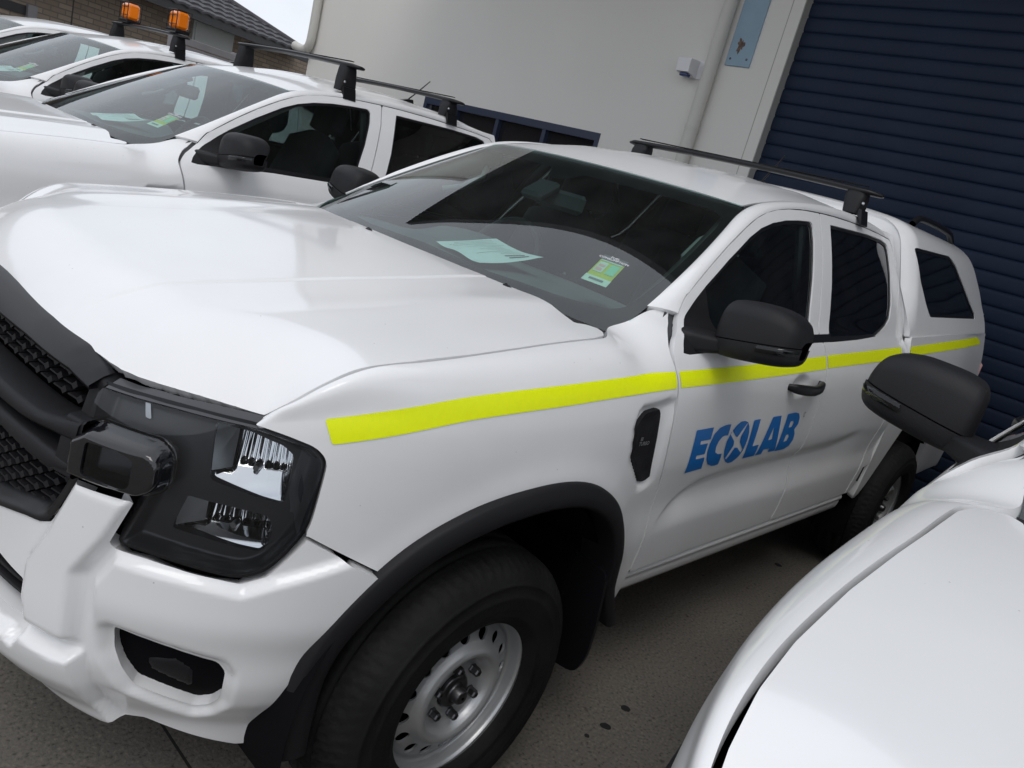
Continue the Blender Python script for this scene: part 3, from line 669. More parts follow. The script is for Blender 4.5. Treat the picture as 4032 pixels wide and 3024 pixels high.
# handles
def handle(x0,x1,zc_,dd):
    n=24; u=np.linspace(0,1,n); x=x0+(x1-x0)*u; yb=Dside(x,x*0+zc_,0,False); bow=np.clip(np.sin(np.pi*np.clip(u*1.0,0,1)),0,1)**.45
    yo=yb-.012+.052*bow; hw=np.interp(u,[0,.1,.3,.6,.85,1],[.010,.017,.019,.018,.021,.010]); zz=zc_+np.interp(u,[0,.5,1],[.002,-.002,.008])
    th_=np.linspace(0,2*math.pi,14,endpoint=False)
    P=np.stack([np.repeat(x[:,None],14,1),yo[:,None]+.013*np.cos(th_)[None],zz[:,None]+hw[:,None]*np.sign(np.sin(th_))[None]*np.abs(np.sin(th_))[None]**.6],-1)
    g=grid(P,lambda Q:Q-np.stack([x,yo,zz],-1)[:,None],close_v=True)
    g=cat(g,G(P[0],[tuple(range(14))],np.tile([1.,0,0],(14,1))),G(P[-1],[tuple(range(14))],np.tile([-1.,0,0],(14,1))))
    for k,side in enumerate((1,-1)): part('door_handle',g if side>0 else mir(g),'satin_black',dd[k])
handle(-1.285,-1.575,1.142,fd); handle(-2.20,-2.49,1.180,rd)
# cab corner behind the rear door
gc=dgrid(-2.70,-2.46,.50,1.79,.01); xc=gc.V[:,[0,2]]
rgx=pch(RG[:,1],RG[:,0]) if np.all(np.diff(RG[:,1])>0) else None
phi=np.maximum.reduce([GW-sdf(xc,RD),-2.685-xc[:,0]+.02*0,xc[:,1]-1.772,np.where(xc[:,1]<.56,1,-1),xc[:,0]+2.49-.0*xc[:,1],np.where(xc[:,1]<.70,(-xc[:,0]-2.58-.25*(xc[:,1]-.62)),-1)])
lr('cab_corner',flange(trim(gc,phi),.02),'paint')
# sill
xx=np.linspace(-2.50,-.655,60); prof=[(.885,.560),(.906,.549),(.911,.538),(.910,.528),(.902,.524),(.905,.512),(.900,.485),(.888,.466),(.86,.452),(.80,.446)]
gs_=grid(np.stack([np.stack([xx,xx*0+a-.01,xx*0+b],-1) for a,b in prof],1),(0,1,0))
tip=np.array([(-.66,.90,.55),(-.655,.865,.43)])
lr('sill',gs_,'paint')
# ---------------------------------------------------------------- pillar strip and roof
def c3(p): return np.stack([p[:,0],Dside(p[:,0],p[:,1],0,False),p[:,1]],-1)
def resamp(P,n):
    l=np.concatenate([[0],np.cumsum(np.linalg.norm(np.diff(P,axis=0),axis=1))]); return spline(l,P)(np.linspace(0,l[-1],n))
c1a,c1b=resamp(c3(GU[:9]),40),resamp(c3(GU[8:]),50)
bb=np.linspace(.205,1,14); e2=Wpt(np.ones(14),bb); c2a=resamp(e2,40)
DT=np.array([(-1.17,.612),(-1.28,.607),(-1.45,.605),(-1.7,.608),(-2.0,.608),(-2.3,.603),(-2.6,.592),(-2.69,.585)]); dt3=np.stack([DT[:,0],DT[:,1],Roof(DT[:,0],DT[:,1])+.006],-1); dt3[0]=c2a[-1]
c2b=resamp(dt3,50); c1=np.vstack([c1a,c1b[1:]]); c2=np.vstack([c2a,c2b[1:]])
k=np.ones(9)/9
for _ in range(2):
    for c_ in (c1,c2):
        sm=np.stack([np.convolve(np.pad(c_[:,i],4,'edge'),k,'valid') for i in range(3)],-1); sm[:5]=c_[:5]; sm[-5:]=c_[-5:]; c_[...]=sm
c1[:,1]+=.000; v=np.linspace(0,1,15); Pm=c1[:,None]*(1-v)[None,:,None]+c2[:,None]*v[None,:,None]
tng=np.gradient(c1+c2,axis=0); nrm=np.cross(tng,c2-c1); nrm/=np.linalg.norm(nrm,axis=1,keepdims=True); nrm=np.where((nrm[:,1]+nrm[:,2])[:,None]<0,-nrm,nrm)
wid=np.linalg.norm(c2-c1,axis=1)
Pm=Pm+nrm[:,None]*(np.minimum(wid,.10)*np.interp(np.arange(len(wid)),[0,12,45,89],[.05,.13,.17,.15]))[:,None,None]*(4*v*(1-v))[None,:,None]**.8
gp=flange(grid(Pm,(0.1,1,1)),.02); lr('cab_pillar',gp,'paint')
X,Y=np.meshgrid(np.arange(-2.70,-1.0,.015),np.linspace(-.61,.61,90),indexing='ij')
rib=0
for yc_ in (.18,.42): rib=rib+.004*np.exp(-((np.abs(Y)-yc_)/.035)**2)*sstep(-1.35,-1.6,X)*sstep(-2.66,-2.5,X)
P=np.stack([X,Y,Roof(X,Y)+rib],-1); grf=grid(P,(0,0,1))
tb=Wpt(np.linspace(-1,1,41),np.ones(41)); fr=np.interp(Y.ravel(),tb[:,1],tb[:,0])
ed=np.interp(-X.ravel(),-DT[:,0],DT[:,1]-.014)
phi=np.maximum.reduce([X.ravel()-fr+.004,np.abs(Y.ravel())-ed,-2.69-X.ravel()])
roof=part('roof',flange(trim(grf,phi),.02),'paint')
dl=np.stack([DT[:,0],DT[:,1]-.022,Roof(DT[:,0],DT[:,1]-.022)-.006],-1); dr=np.stack([DT[:,0],DT[:,1]+.006,Roof(DT[:,0],DT[:,1])-.004],-1)
gt=grid(np.stack([resamp(dl,40),resamp(dr,40)],1),(0,0,1)); 
for f in (gt,mir(gt)): part('ditch_trim',f,'satin_black',roof)
part('headliner',trim(G(grf.V-np.array([0,0,.05]),grf.F,grf.N),np.maximum(phi+.01,-1)),'headliner',roof)
# ---------------------------------------------------------------- windscreen
A,B=np.meshgrid(np.linspace(-1,1,81),np.linspace(-.03,1,41),indexing='ij')
wsg=grid(Wpt(A,B,-.004),(1,0,1)); ws=part('windscreen',wsg,'windscreen_glass')
def fritpoly():
    h=[(0,.108),(.2,.100),(.4,.093),(.55,.102),(.71,.108),(.80,.117),(.905,.137),(.937,.17),(.948,.257),(.955,.40),(.958,.80),(.95,.87),(.88,.912),(.70,.905),(.47,.897),(.30,.892),(.12,.888),(.06,.81),(0,.80)]
    return np.array(h+[(-a,b) for a,b in h[::-1][1:-1]])
ab=np.stack([A,B],-1); gfr=trim(grid(Wpt(A,B,-.009),(1,0,1)),-sdf(ab.reshape(-1,2),fritpoly())); part('windscreen_border',gfr,'frit',ws)
# sticker on the inside of the glass, as on the fleet windscreens
def wpatch(a0,a1,b0,b1,off,n=4):
    a,b=np.meshgrid(np.linspace(a0,a1,n),np.linspace(b0,b1,n),indexing='ij'); b=.228+(b-.206)*1.05; a=a-.009-.14*(b-.228); return grid(Wpt(a,b,off),(1,0,1))
SA,SB_=.722,.826
part('fuel_sticker',wpatch(SA,SB_,.208,.368,-.0075),'sticker_yellow',ws)
stk=[o for o in TR.children_recursive if o.name.startswith('fuel_sticker')][0] if hasattr(TR,'children_recursive') else None
part('sticker_header',wpatch(SA-.002,SB_+.002,.343,.370,-.006),'sticker_grey',ws)
part('sticker_footer',wpatch(SA-.001,SB_+.003,.206,.243,-.006),'sticker_pale',ws)
part('sticker_line',wpatch(SA+.006,SB_-.006,.334,.341,-.006),'sticker_pale',ws)
part('sticker_barcode',wpatch(SA+.022,SB_-.022,.220,.231,-.005),'print_grey',ws)
part('sticker_panel',wpatch(SA+.008,SA+.046,.268,.328,-.006),'sticker_pale',ws)
part('sticker_panel',wpatch(SA+.058,SB_-.008,.268,.328,-.006),'sticker_green',ws)
part('sticker_panel',wpatch(SA+.014,SA+.040,.300,.312,-.005),'sticker_pink',ws); part('sticker_panel',wpatch(SA+.012,SA+.038,.276,.292,-.005),'sticker_pink',ws)
def textmesh(body,size,offset=0):
    c=bpy.data.curves.new('t','FONT'); c.body=body; c.size=size; c.align_x='CENTER'; c.align_y='CENTER'; c.resolution_u=3; c.offset=offset
    o=bpy.data.objects.new('t',c); COL.objects.link(o); dg=bpy.context.evaluated_depsgraph_get(); me=bpy.data.meshes.new_from_object(o.evaluated_get(dg))
    V=np.array([v.co[:] for v in me.vertices]); F=[tuple(p.vertices) for p in me.polygons]; bpy.data.objects.remove(o); return V,F
for txt,bc,sz_ in (('FUEL',.3625,.0105),('CONSUMPTION',.350,.0105)):
    V,F_=textmesh(txt,sz_*1.25); b=.228+(bc+V[:,1]/.86-.206)*1.05; a=(SA+SB_)/2+V[:,0]/.72-.009-.14*(b-.228)
    part('sticker_text',G(Wpt(a,b,-.004),F_),'white_plastic',ws,False)
# wiper arms and blades
for a0,a1 in ((.93,.20),(.08,-.62)):
    aa=np.linspace(a0,a1,20); P=Wpt(aa,np.interp(np.linspace(0,1,20),[0,1],[-.004,.028]),.006); part('wiper_blade',tube(P,.0075,8),'satin_black',ws)
    P=Wpt(np.linspace(a0-.18,a0-.36,8),np.linspace(-.02,.018,8),.014); part('wiper_arm',tube(P,[.012,.012,.011,.010,.010,.010,.012,.013],8),'black_plastic',ws)
a=np.linspace(-1.0,1.0,60); r0=Wpt(a,a*0-.03,.0); r1=Wpt(a,a*0+.014,.003); r2=r0+np.array([.06,0,-.03])
part('cowl_trim',grid(np.stack([r2,r0+np.array([.012,0,-.006]),r1],1),(1,0,1)),'black_plastic',ws)
# ---------------------------------------------------------------- mirrors
def mirror_obj(side):
    m=(lambda g:g) if side>0 else mir
    sec=[(.885,1.262,1.378,-.770,.042),(.893,1.258,1.400,-.770,.062),(.910,1.256,1.414,-.770,.074),(.96,1.260,1.424,-.770,.082),(1.02,1.269,1.427,-.772,.081),(1.065,1.277,1.421,-.776,.075),(1.095,1.285,1.406,-.781,.066),(1.112,1.296,1.383,-.785,.050),(1.120,1.309,1.360,-.787,.028)]
    yk=[a[0] for a in sec]; fz0=pch(yk,[a[1] for a in sec]); fz1=pch(yk,[a[2] for a in sec]); fx=pch(yk,[a[3] for a in sec]); fd_=pch(yk,[a[4] for a in sec])
    y=np.concatenate([np.linspace(.885,.91,7),np.linspace(.91,1.09,16)[1:],np.linspace(1.09,1.12,9)[1:]]); n=40; th=np.linspace(0,2*math.pi,n,endpoint=False)
    c,s_=np.cos(th),np.sin(th); e=.42
    cx=np.sign(c)*np.abs(c)**e; sz_=np.sign(s_)*np.abs(s_)**e
    zc_=(fz0(y)+fz1(y))/2; hz=(fz1(y)-fz0(y))/2
    P=np.stack([fx(y)[:,None]+fd_(y)[:,None]*cx[None]*np.where(cx>0,1,.8)[None]-.018*(sz_[None]>0)*sz_[None]**2,np.repeat(y[:,None],n,1),zc_[:,None]+hz[:,None]*sz_[None]],-1)
    cen=np.stack([fx(y),y,zc_],-1)[:,None]; g=grid(P,lambda Q:Q-cen,close_v=True)
    seam=1.290+.18*(g.V[:,1]-.84)
    cap=flange(trim(g,seam+.0015-g.V[:,2]),.006); low=trim(G(g.V.copy(),g.F,g.N),g.V[:,2]-seam+.0015)
    # skirt slightly proud
    low.V=low.V+low.N*.004; low=flange(low,.006)
    ends=G(P[0],[tuple(range(n))],np.tile([0,-1.,0],(n,1))); ends2=G(P[-1],[tuple(range(n))],np.tile([0,1.,0],(n,1)))
    mo=part('door_mirror',m(cat(cap,ends,ends2)),'black_plastic'); part('mirror_skirt',m(low),'black_plastic',mo)
    # arm to the door
    A_=[(.80,-.700,.085,1.272,.034),(.84,-.702,.088,1.270,.034),(.87,-.720,.082,1.272,.030),(.91,-.750,.066,1.277,.024),(.94,-.76,.05,1.283,.02)]
    P=np.stack([np.stack([x_+d_*cx,0*cx+y_,z_+h_*sz_],-1) for y_,x_,d_,z_,h_ in A_]); cc=np.array([(x_,y_,z_) for y_,x_,d_,z_,h_ in A_])[:,None]
    part('mirror_arm',m(grid(P,lambda Q:Q-cc,close_v=True)),'black_plastic',mo)
    # repeater lamp on the outer front of the skirt
    sel=trim(G(low.V+low.N*.0025,low.F,low.N),np.maximum.reduce([np.abs(low.V[:,2]-(1.285+.18*(low.V[:,1]-.84)-.012))-.011,1.055-low.V[:,1],-(low.V[:,0]+.705)])) if False else None
    yy=np.linspace(1.03,1.116,16); zl=1.290+.18*(yy-.84); xf=fx(yy)+fd_(yy)*(1-(np.clip((yy-1.08)/.05,0,1))**2*.5)
    lamp=np.stack([np.stack([xf+.004,yy+.004*np.linspace(0,1,16),zl-.003],-1),np.stack([xf+.010,yy+.008*np.linspace(0,1,16),zl-.010],-1),np.stack([xf+.006,yy+.006*np.linspace(0,1,16),zl-.023],-1)],1)
    part('repeater_lamp',m(grid(lamp,(1,.3,0))),'smoke_lens',mo)
    gl_=np.array([(-.845,.92,1.29),(-.845,1.085,1.30),(-.845,1.085,1.395),(-.845,.92,1.395)]); part('mirror_glass',m(G(gl_,[(0,1,2,3)])),'chrome',mo,False)
for sd_ in (1,-1): mirror_obj(sd_)
# ---------------------------------------------------------------- fender flares, wells, mudflaps, vents
AR=ARCH[(ARCH[:,1]>.30)]; AR=np.vstack([[(.453,.34)],ARCH[1:-1]]); l=np.concatenate([[0],np.cumsum(np.hypot(*np.diff(AR,axis=0).T))]); ARs=spline(l,AR)(np.linspace(0,l[-1],110))
k=np.ones(7)/7; sm=np.stack([np.convolve(np.pad(ARs[:,i],3,'edge'),k,'valid') for i in range(2)],-1); ARs=sm
cenA=np.array([-.03,.40]); rad=ARs-cenA; rl=np.linalg.norm(rad,axis=1,keepdims=True); ru=rad/rl
def ypl(x,z): 
    s=sx(x); return Ospl(s)[...,1]+Dsz(s,z)
def frow(dr,dy,inw=0):
    p=ARs+ru*dr; yb=ypl(ARs[:,0],np.maximum(ARs[:,1],.55))
    yb=yb+np.interp(ARs[:,0],[.2,.46],[.012,.010]); return np.stack([p[:,0],yb+dy-inw,p[:,1]],-1)
rows=[frow(.010,-.014),frow(.008,.006),frow(.000,.014),frow(-.020,.022),frow(-.042,.024),frow(-.052,.016),frow(-.050,-.02),frow(-.046,-.10)]
gfl=grid(np.stack(rows,1),(0,1,0)); lr('wheel_flare',gfl,'black_plastic')
def well(cx,R):
    th=np.linspace(-.25,math.pi+.25,40); P=np.stack([np.stack([cx+R*np.cos(th),th*0+y,.40+R*np.sin(th)],-1) for y in (.90,.55,.30)],1)
    g=grid(P,(0,0,-1)); v0=P[:,2]; cap=G(np.vstack([v0]),[tuple(range(len(v0)))]); cap.N=np.tile([0,1.,0],(len(v0),1)); return cat(g,cap)
for cx,R in ((-.03,.505),(-3.27,.52)): lr('wheel_well',well(cx,R),'dark_void')
MF=rnd([(.60,.62),(.945,.62),(.955,.45),(.950,.33),(.925,.262),(.86,.25),(.60,.25)],.03)
g=prism(MF,lambda p:np.stack([-.47+(.5-p[:,1])*-.10-.0*p[:,0],p[:,0],p[:,1]],-1),(-.012,0,0)); lr('mudflap',g,'satin_black',None,False)
gv=grid(fender_pt(S_,T_)+np.array([0,-.004,0]),out_hint); xv=gv.V[:,[0,2]]
inn=.010*(1-sstep(-.022,-.006,sdf(xv,VENT))); gv.V[:,1]-=inn*.9; gv=renorm(gv,len(ss))
gvt=flange(trim(gv,np.maximum(sdf(xv,VENT),np.where(T_.ravel()>.72,1,-1))),.02); gvt.V[:,1]+=.0155
vents=lr('fender_vent',gvt,'black_plastic')
for txt,zz,xo in (('BI',1.014,-.452),('TURBO',1.000,-.470)):
    V,F_=textmesh(txt,.0155,.0003)
    if txt=='BI': V[:,0]+=.0
    x=xo-V[:,0]; z=zz+V[:,1]; y=ypl(x,z)-.0115
    part('vent_text',G(np.stack([x,y,z],-1),F_),'brushed',vents[0],False); part('vent_text',G(np.stack([xo+V[:,0],-(y),z],-1),F_),'brushed',vents[1],False)
# ---------------------------------------------------------------- tub
a=np.arange(-4.36,-2.67,.02); b=np.arange(.48,1.41,.02); A,B=np.meshgrid(a,b,indexing='ij'); gtb=grid(np.stack([A,Tub(A,B),B],-1),(0,1,0)); xt=gtb.V[:,[0,2]]
RARCH=np.array([(-2.74,.30),(-2.76,.52),(-2.782,.545),(-2.867,.668),(-2.943,.778),(-3.019,.872),(-3.10,.925),(-3.25,.945),(-3.42,.935),(-3.55,.87),(-3.68,.72),(-3.76,.56),(-3.80,.30)])
ttop=1.338+.045*(-2.7-xt[:,0])
phi=np.maximum.reduce([-sdf(xt,RARCH),xt[:,1]-ttop,xt[:,0]+2.695,-4.35-xt[:,0],.50-xt[:,1]])
lr('tub_side',flange(trim(gtb,phi),.03),'paint')
g=box((-4.34,0,.95),(.05,1.70,.80),.02); part('tailgate',g,'paint',None,False)
g=box((-4.42,0,.55),(.14,1.74,.20),.03); part('rear_bumper',g,'satin_black',None,False)
g=box((-3.52,0,.74),(1.66,1.66,.08)); part('tub_floor',g,'dark_void',None,False)
for y in (.78,-.78):
    g=box((-4.37,y*1.08,1.05),(.04,.10,.34),.015); part('tail_lamp',g,'sticker_pink',None,False)
# underbody and cab shell
g=cat(box((-1.55,0,.55),(2.2,1.66,.16)),box((-.05,0,.62),(1.1,1.0,.5)),box((-1.95,.42,.42),(4.6,.10,.16)),box((-1.95,-.42,.42),(4.6,.10,.16)),box((-.02,0,.37),(.12,1.3,.12)),box((-3.27,0,.37),(.16,1.3,.16)))
part('chassis',g,'dark_void',None,False)
# cab rear wall with window
zz=np.linspace(.60,1.76,40); yy=Dside(zz*0-2.66,zz,-.01,False); L=np.stack([zz*0-2.672,yy,zz],-1); Rr=L*np.array([1,-1,1])
vv=np.linspace(0,1,41); P=L[:,None]*(1-vv)[None,:,None]+Rr[:,None]*vv[None,:,None]; gw=grid(P,(-1,0,0))
RW=rnd([(-.60,1.36),(.60,1.36),(.50,1.68),(-.50,1.68)],.05); sdw=sdf(gw.V[:,1:],RW)
part('cab_back',trim(gw,-sdw),'paint'); gin=trim(gw,-sdw); gin.V=gin.V+np.array([.012,0,0]); part('cab_back_trim',gin,'interior'); part('rear_window',trim(gw,sdw-.005),'privacy_glass')
# ---------------------------------------------------------------- interior
part('cab_floor',cat(box((-1.6,0,.66),(2.1,1.6,.06)),box((-.62,0,.85),(.06,1.55,.5))),'interior',None,False)
# dashboard: top pad with a soft rear edge and instrument hood
yy=np.linspace(-.72,.72,60); rx=-.98+.09*(np.abs(yy)/.72)**2; hoodb=.06*np.exp(-((yy+.38)/.17)**4); fx_=-.38-.10*(np.abs(yy)/.72)**2; Dn=[]
for t in np.linspace(0,1,14):
    x=fx_*(1-t)+rx*t; z=1.262-.02*(np.abs(yy)/.72)**2+.018*np.sin(math.pi*min(t*1.3,1))+hoodb*sstep(.55,.9,t); Dn.append(np.stack([x,yy,z],-1))
Dn.append(np.stack([rx-.02,yy,Dn[-1][:,2]-.02],-1)); Dn.append(np.stack([rx-.012,yy,Dn[-2][:,2]-.07],-1)); Dn.append(np.stack([rx+.03,yy,yy*0+.85],-1))
part('dashboard',grid(np.stack(Dn),(0,0,1)),'dash')
part('infotainment_screen',box((-1.0,0,1.15),(.02,.19,.27),.01),'gloss_black',None,False)
th=np.linspace(0,2*math.pi,40); Rw=.185; tl=math.radians(28)
P=np.stack([-1.13+Rw*np.sin(th)*math.sin(tl)*-1,-.38+Rw*np.cos(th),1.23+Rw*np.sin(th)*math.cos(tl)],-1); sw=part('steering_wheel',tube(P,.016,8,False),'interior')
part('steering_hub',box((-1.11,-.38,1.22),(.05,.16,.12),.02,rotm('y',-28)),'interior',sw,False)
def seat(x,y,w=.50,hr=True):
    def pad(P0,P1,wd,th0,th1,nz=10):
        t=np.linspace(0,1,nz); n=20; a=np.linspace(0,2*math.pi,n,endpoint=False); rows=[]
        for i in t:
            c=np.array(P0)*(1-i)+np.array(P1)*i; hw=wd*(.5-.12*abs(i-.5)**2)*min(1,(min(i,1-i)*8+.35)); td=(th0*(1-i)+th1*i)*min(1,(min(i,1-i)*8+.5))
            cy=np.sign(np.cos(a))*np.abs(np.cos(a))**.5; cx=np.sign(np.sin(a))*np.abs(np.sin(a))**.6
            d=np.array(P1)-np.array(P0); d=d/np.linalg.norm(d); nx=np.array([d[2],0,-d[0]])
            rows.append(c+cy[:,None]*hw*np.array([0,1.,0])+cx[:,None]*td*nx)
        P=np.array(rows); cc=P.mean(1,keepdims=True); g=grid(P,lambda Q:Q-cc,close_v=True)
        return cat(g,G(P[0],[tuple(range(n))],np.tile(-d,(n,1))),G(P[-1],[tuple(range(n))],np.tile(d,(n,1))))
    o=part('seat',pad((x,y,.92),(x-.22,y,1.50),w,.07,.055),'seat_fabric'); part('seat_cushion',pad((x-.02,y,.90),(x+.50,y,.94),w,.07,.06),'seat_fabric',o)
    part('headrest',pad((x-.245,y,1.50),(x-.285,y,1.68),.27,.05,.045),'seat_fabric',o)
    for dy in (-.07,.07): part('headrest_post',tube([(x-.21,y+dy,1.44),(x-.255,y+dy,1.53)],.006,6),'brushed',o)
for y in (.38,-.38): seat(-1.32,y)
for y in (.40,-.40): seat(-2.24,y,.56)
part('rear_view_mirror',cat(box((-.885,0,1.575),(.03,.235,.075),.015,rotm('y',-8)),tube([(-.87,0,1.59),(-.80,0,1.625)],.012,8)) if 0 else box((-.90,.05,1.532),(.03,.235,.07),.015,rotm('y',-8)),'interior',ws,False)
part('sensor_cover',box((-.845,0,1.548),(.12,.10,.035),.012,rotm('y',31)),'interior',ws,False)
for y in (.62,-.62):
    part('b_pillar_trim',box((-1.68,y*1.12,1.45),(.14,.03,.62),.01,rotm('x',18 if y>0 else -18)),'interior',None,False)
    part('grab_handle',tube([(-.93,y*.98,1.44),(-.99,y*.90,1.47),(-1.08,y*.88,1.53),(-1.12,y*.93,1.57)],.013,8),'headliner',None)
    g=grid(np.stack([Wpt(np.full(12,.985*np.sign(y)),np.linspace(.1,1,12),-.02),Wpt(np.full(12,.90*np.sign(y)),np.linspace(.1,1,12),-.05),Wpt(np.full(12,.98*np.sign(y)),np.linspace(.1,1,12),-.10)],1),(0,-y,0)); part('pillar_trim',g,'headliner')
# ---------------------------------------------------------------- wheels
def wheel(cx,cy,front=True):
    W=empty('wheel',(0,0,0),TR)
    # tyre
    n=300; th=np.linspace(0,2*math.pi,n,endpoint=False)
    pr=[(.205,-.012),(.214,.000),(.230,.009),(.236,.0135),(.240,.0115),(.255,.0165),(.262,.018),(.285,.0178),(.290,.0198),(.294,.0172),(.318,.0135),(.3215,.0155),(.325,.0115),(.330,.008),(.350,-.004),(.358,-.012),(.366,-.024),(.3725,-.036),(.376,-.050),(.3775,-.066),(.378,-.070),(.370,-.072),(.370,-.080),(.3785,-.082),(.379,-.100),(.379,-.118),(.370,-.120),(.370,-.128),(.379,-.130),(.379,-.148),(.379,-.166),(.370,-.168),(.370,-.176),(.3785,-.178),(.377,-.200),(.372,-.216),(.362,-.228),(.34,-.24),(.30,-.246),(.24,-.24),(.205,-.22)]
    pr=np.array(pr); R=np.repeat(pr[:,0][:,None],n,1); Y=np.repeat(pr[:,1][:,None],n,1); 
    ph=(th[None]*72/(2*math.pi)+pr[:,1][:,None]*30)%1
    gro=((ph<.22)&(pr[:,0]>.352)[:,None]&((pr[:,1]>-.070)|(pr[:,1]<-.178))[:,None])
    R=R-.0075*gro; ph2=(th[None]*96/(2*math.pi)-pr[:,1][:,None]*40)%1
    R=R-.004*((ph2<.2)&(np.abs(pr[:,1]+.124)<.05)[:,None]&(pr[:,0]>.374)[:,None])
    P=np.stack([cx+R*np.cos(th),cy+.01+Y,.368+R*np.sin(th)],-1); 
    g=grid(P,lambda Q:Q-np.array([cx,cy-.1,.368]),close_v=True)
    obj('tyre',G(g.V,g.F),'rubber',W)
    # rim
    prf=[(.2205,.004),(.2215,-.001),(.218,-.006),(.213,-.004),(.2085,-.012),(.2065,-.024),(.203,-.036),(.197,-.043),(.190,-.043),(.184,-.036),(.176,-.031),(.168,-.028),(.160,-.026),(.152,-.023),(.144,-.019),(.137,-.012),(.129,-.003),(.121,.002),(.113,.001),(.106,-.005),(.100,-.014),(.095,-.023),(.090,-.029),(.084,-.032),(.076,-.034),(.066,-.034),(.056,-.034),(.048,-.033),(.045,-.036),(.044,-.06)]
    l=np.concatenate([[0],np.cumsum(np.hypot(*np.diff(np.array(prf),axis=0).T))]); pf=spline(l,np.array(prf))(np.linspace(0,l[-1],90)) if 0 else np.stack([np.interp(np.linspace(0,l[-1],110),l,np.array(prf)[:,i]) for i in range(2)],-1)
    n2=260; P=lathe(pf,n2,'y',(cx,cy-.005,.368)); g=grid(P,(0,1,0),close_v=True)
    v=g.V-np.array([cx,0,.368]); rr=np.hypot(v[:,0],v[:,2]); an=np.arctan2(v[:,2],v[:,0]); nh=16
    da=((an+math.pi/nh+.1)%(2*math.pi/nh)-math.pi/nh); dd=np.hypot(da*.160,(rr-.161)*1.0); g=flange(trim(g,.0165-dd),.006)
    obj('rim',g,'steel_paint',W)
    # dark drum behind the holes, hub and nuts
    P=lathe([(.20,-.075),(.12,-.075),(.05,-.078),(.004,-.078)],48,'y',(cx,cy,.368)); obj('brake_drum',grid(P,(0,1,0),close_v=True),'dark_void',W)
    P=lathe([(.044,-.052),(.044,-.032),(.040,-.027),(.030,-.026),(.024,-.030),(.022,-.022),(.019,-.004),(.014,.001),(.004,.001)],36,'y',(cx,cy,.368)); obj('hub',grid(P,(0,1,0),close_v=True),'dark_steel',W)
    for kx in range(6):
        a=kx*math.pi/3+.35; c=np.array([cx+.0698*math.cos(a),cy-.040,.368+.0698*math.sin(a)])
        P=lathe([(.013,0),(.013,.006),(.0115,.008),(.0115,.024),(.009,.028),(.003,.0285)],6,'y',c); obj('wheel_nut',grid(P,(0,1,0),close_v=True),'dark_steel',W,False)
    return W
def setwheel(W,side,cx,steer=0):
    pass
for cx in (0.0,-3.27):
    W=wheel(cx,.931)
    # mirrored twin
    W2=empty('wheel',(0,0,0),TR)
    for ch in list(W.children):
        me=ch.data.copy(); me.transform(Matrix.Scale(-1,4,(0,1,0))); me.flip_normals(); o=bpy.data.objects.new(ch.name.split('.')[0],me); link(o,W2)
# number-less copies stop here; accessories below are per truck
def roof_bar(parent,x,half=.675):
    R=empty('roof_bar',(0,0,0),parent)
    n=24; th=np.linspace(0,2*math.pi,n,endpoint=False); y=np.concatenate([[-half,-half+.004,-half+.02,-half+.05],np.linspace(-half+.1,half-.1,12),[half-.05,half-.02,half-.004,half]])
    sc=np.array([.15,.6,.85,1]+[1]*12+[1,.85,.6,.15]); lift=-.012*(np.abs(y)/half)**2
    P=np.stack([x+sc[:,None]*.040*np.cos(th)[None]+np.where(sc<1,-.02,0)[:,None],np.repeat(y[:,None],n,1),1.902+lift[:,None]+sc[:,None]*.0125*np.sign(np.sin(th))[None]*np.abs(np.sin(th))[None]**.7],-1)
    cc=P.mean(1,keepdims=True); g=grid(P,lambda Q:Q-cc,close_v=True); obj('crossbar',g,'satin_black',R)
    obj('rubber_strip',box((x,0,1.9155),(.022,half*1.8,.004),.001),'rubber',R,False)
    for s_ in (1,-1):
        zb=float(Roof(np.array([x]),np.array([.575]))[0]); yc=.575*s_
        sec=[(1.893,.035,.055,0),(1.87,.040,.060,.002),(zb+.07,.050,.058,.010),(zb+.03,.056,.050,.020),(zb+.008,.060,.045,.026)]
        P=[]
        for z_,hx,hy,dy in sec:
            a=np.linspace(0,2*math.pi,20,endpoint=False); P.append(np.stack([x+hx*np.sign(np.cos(a))*np.abs(np.cos(a))**.5,yc+s_*dy*.3+hy*.75*np.sign(np.sin(a))*np.abs(np.sin(a))**.5,0*a+z_],-1))
        P=np.array(P); cc=P.mean(1,keepdims=True); f=obj('bar_foot',grid(P,lambda Q:Q-cc,close_v=True),'black_plastic',R)
        pts=np.array([(.600,zb+.035),(.628,zb+.030),(.640,zb-.005),(.648,zb-.030),(.640,zb-.034),(.625,zb-.004),(.605,zb+.012)])
        g=prism(pts,lambda p:np.stack([0*p[:,0]+x-.040,p[:,0]*s_,p[:,1]],-1),(.080,0,0)); obj('clamp',g,'satin_black',R,False)
        obj('foot_lock',box((x+.035,yc+.048*s_,zb+.055),(.012,.012,.012),.003),'brushed',R,False)
    return R
def antenna(parent):
    x,y=-2.36,.03; z=float(Roof(np.array([x]),np.array([y]))[0]); A_=empty('antenna',(0,0,0),parent)
    pts=np.array([(.07,0),(.03,.018),(-.02,.034),(-.05,.036),(-.065,0)])
    g=prism(pts,lambda p:np.stack([x+p[:,0],0*p[:,0]+y-.016,z-.002+p[:,1]],-1),(0,.032,0)); obj('antenna_base',g,'satin_black',A_,False)
    obj('antenna_rod',tube([(x-.02,y,z+.03),(x-.09,y,z+.10),(x-.17,y,z+.185)],[.005,.0042,.0035],8),'satin_black',A_)
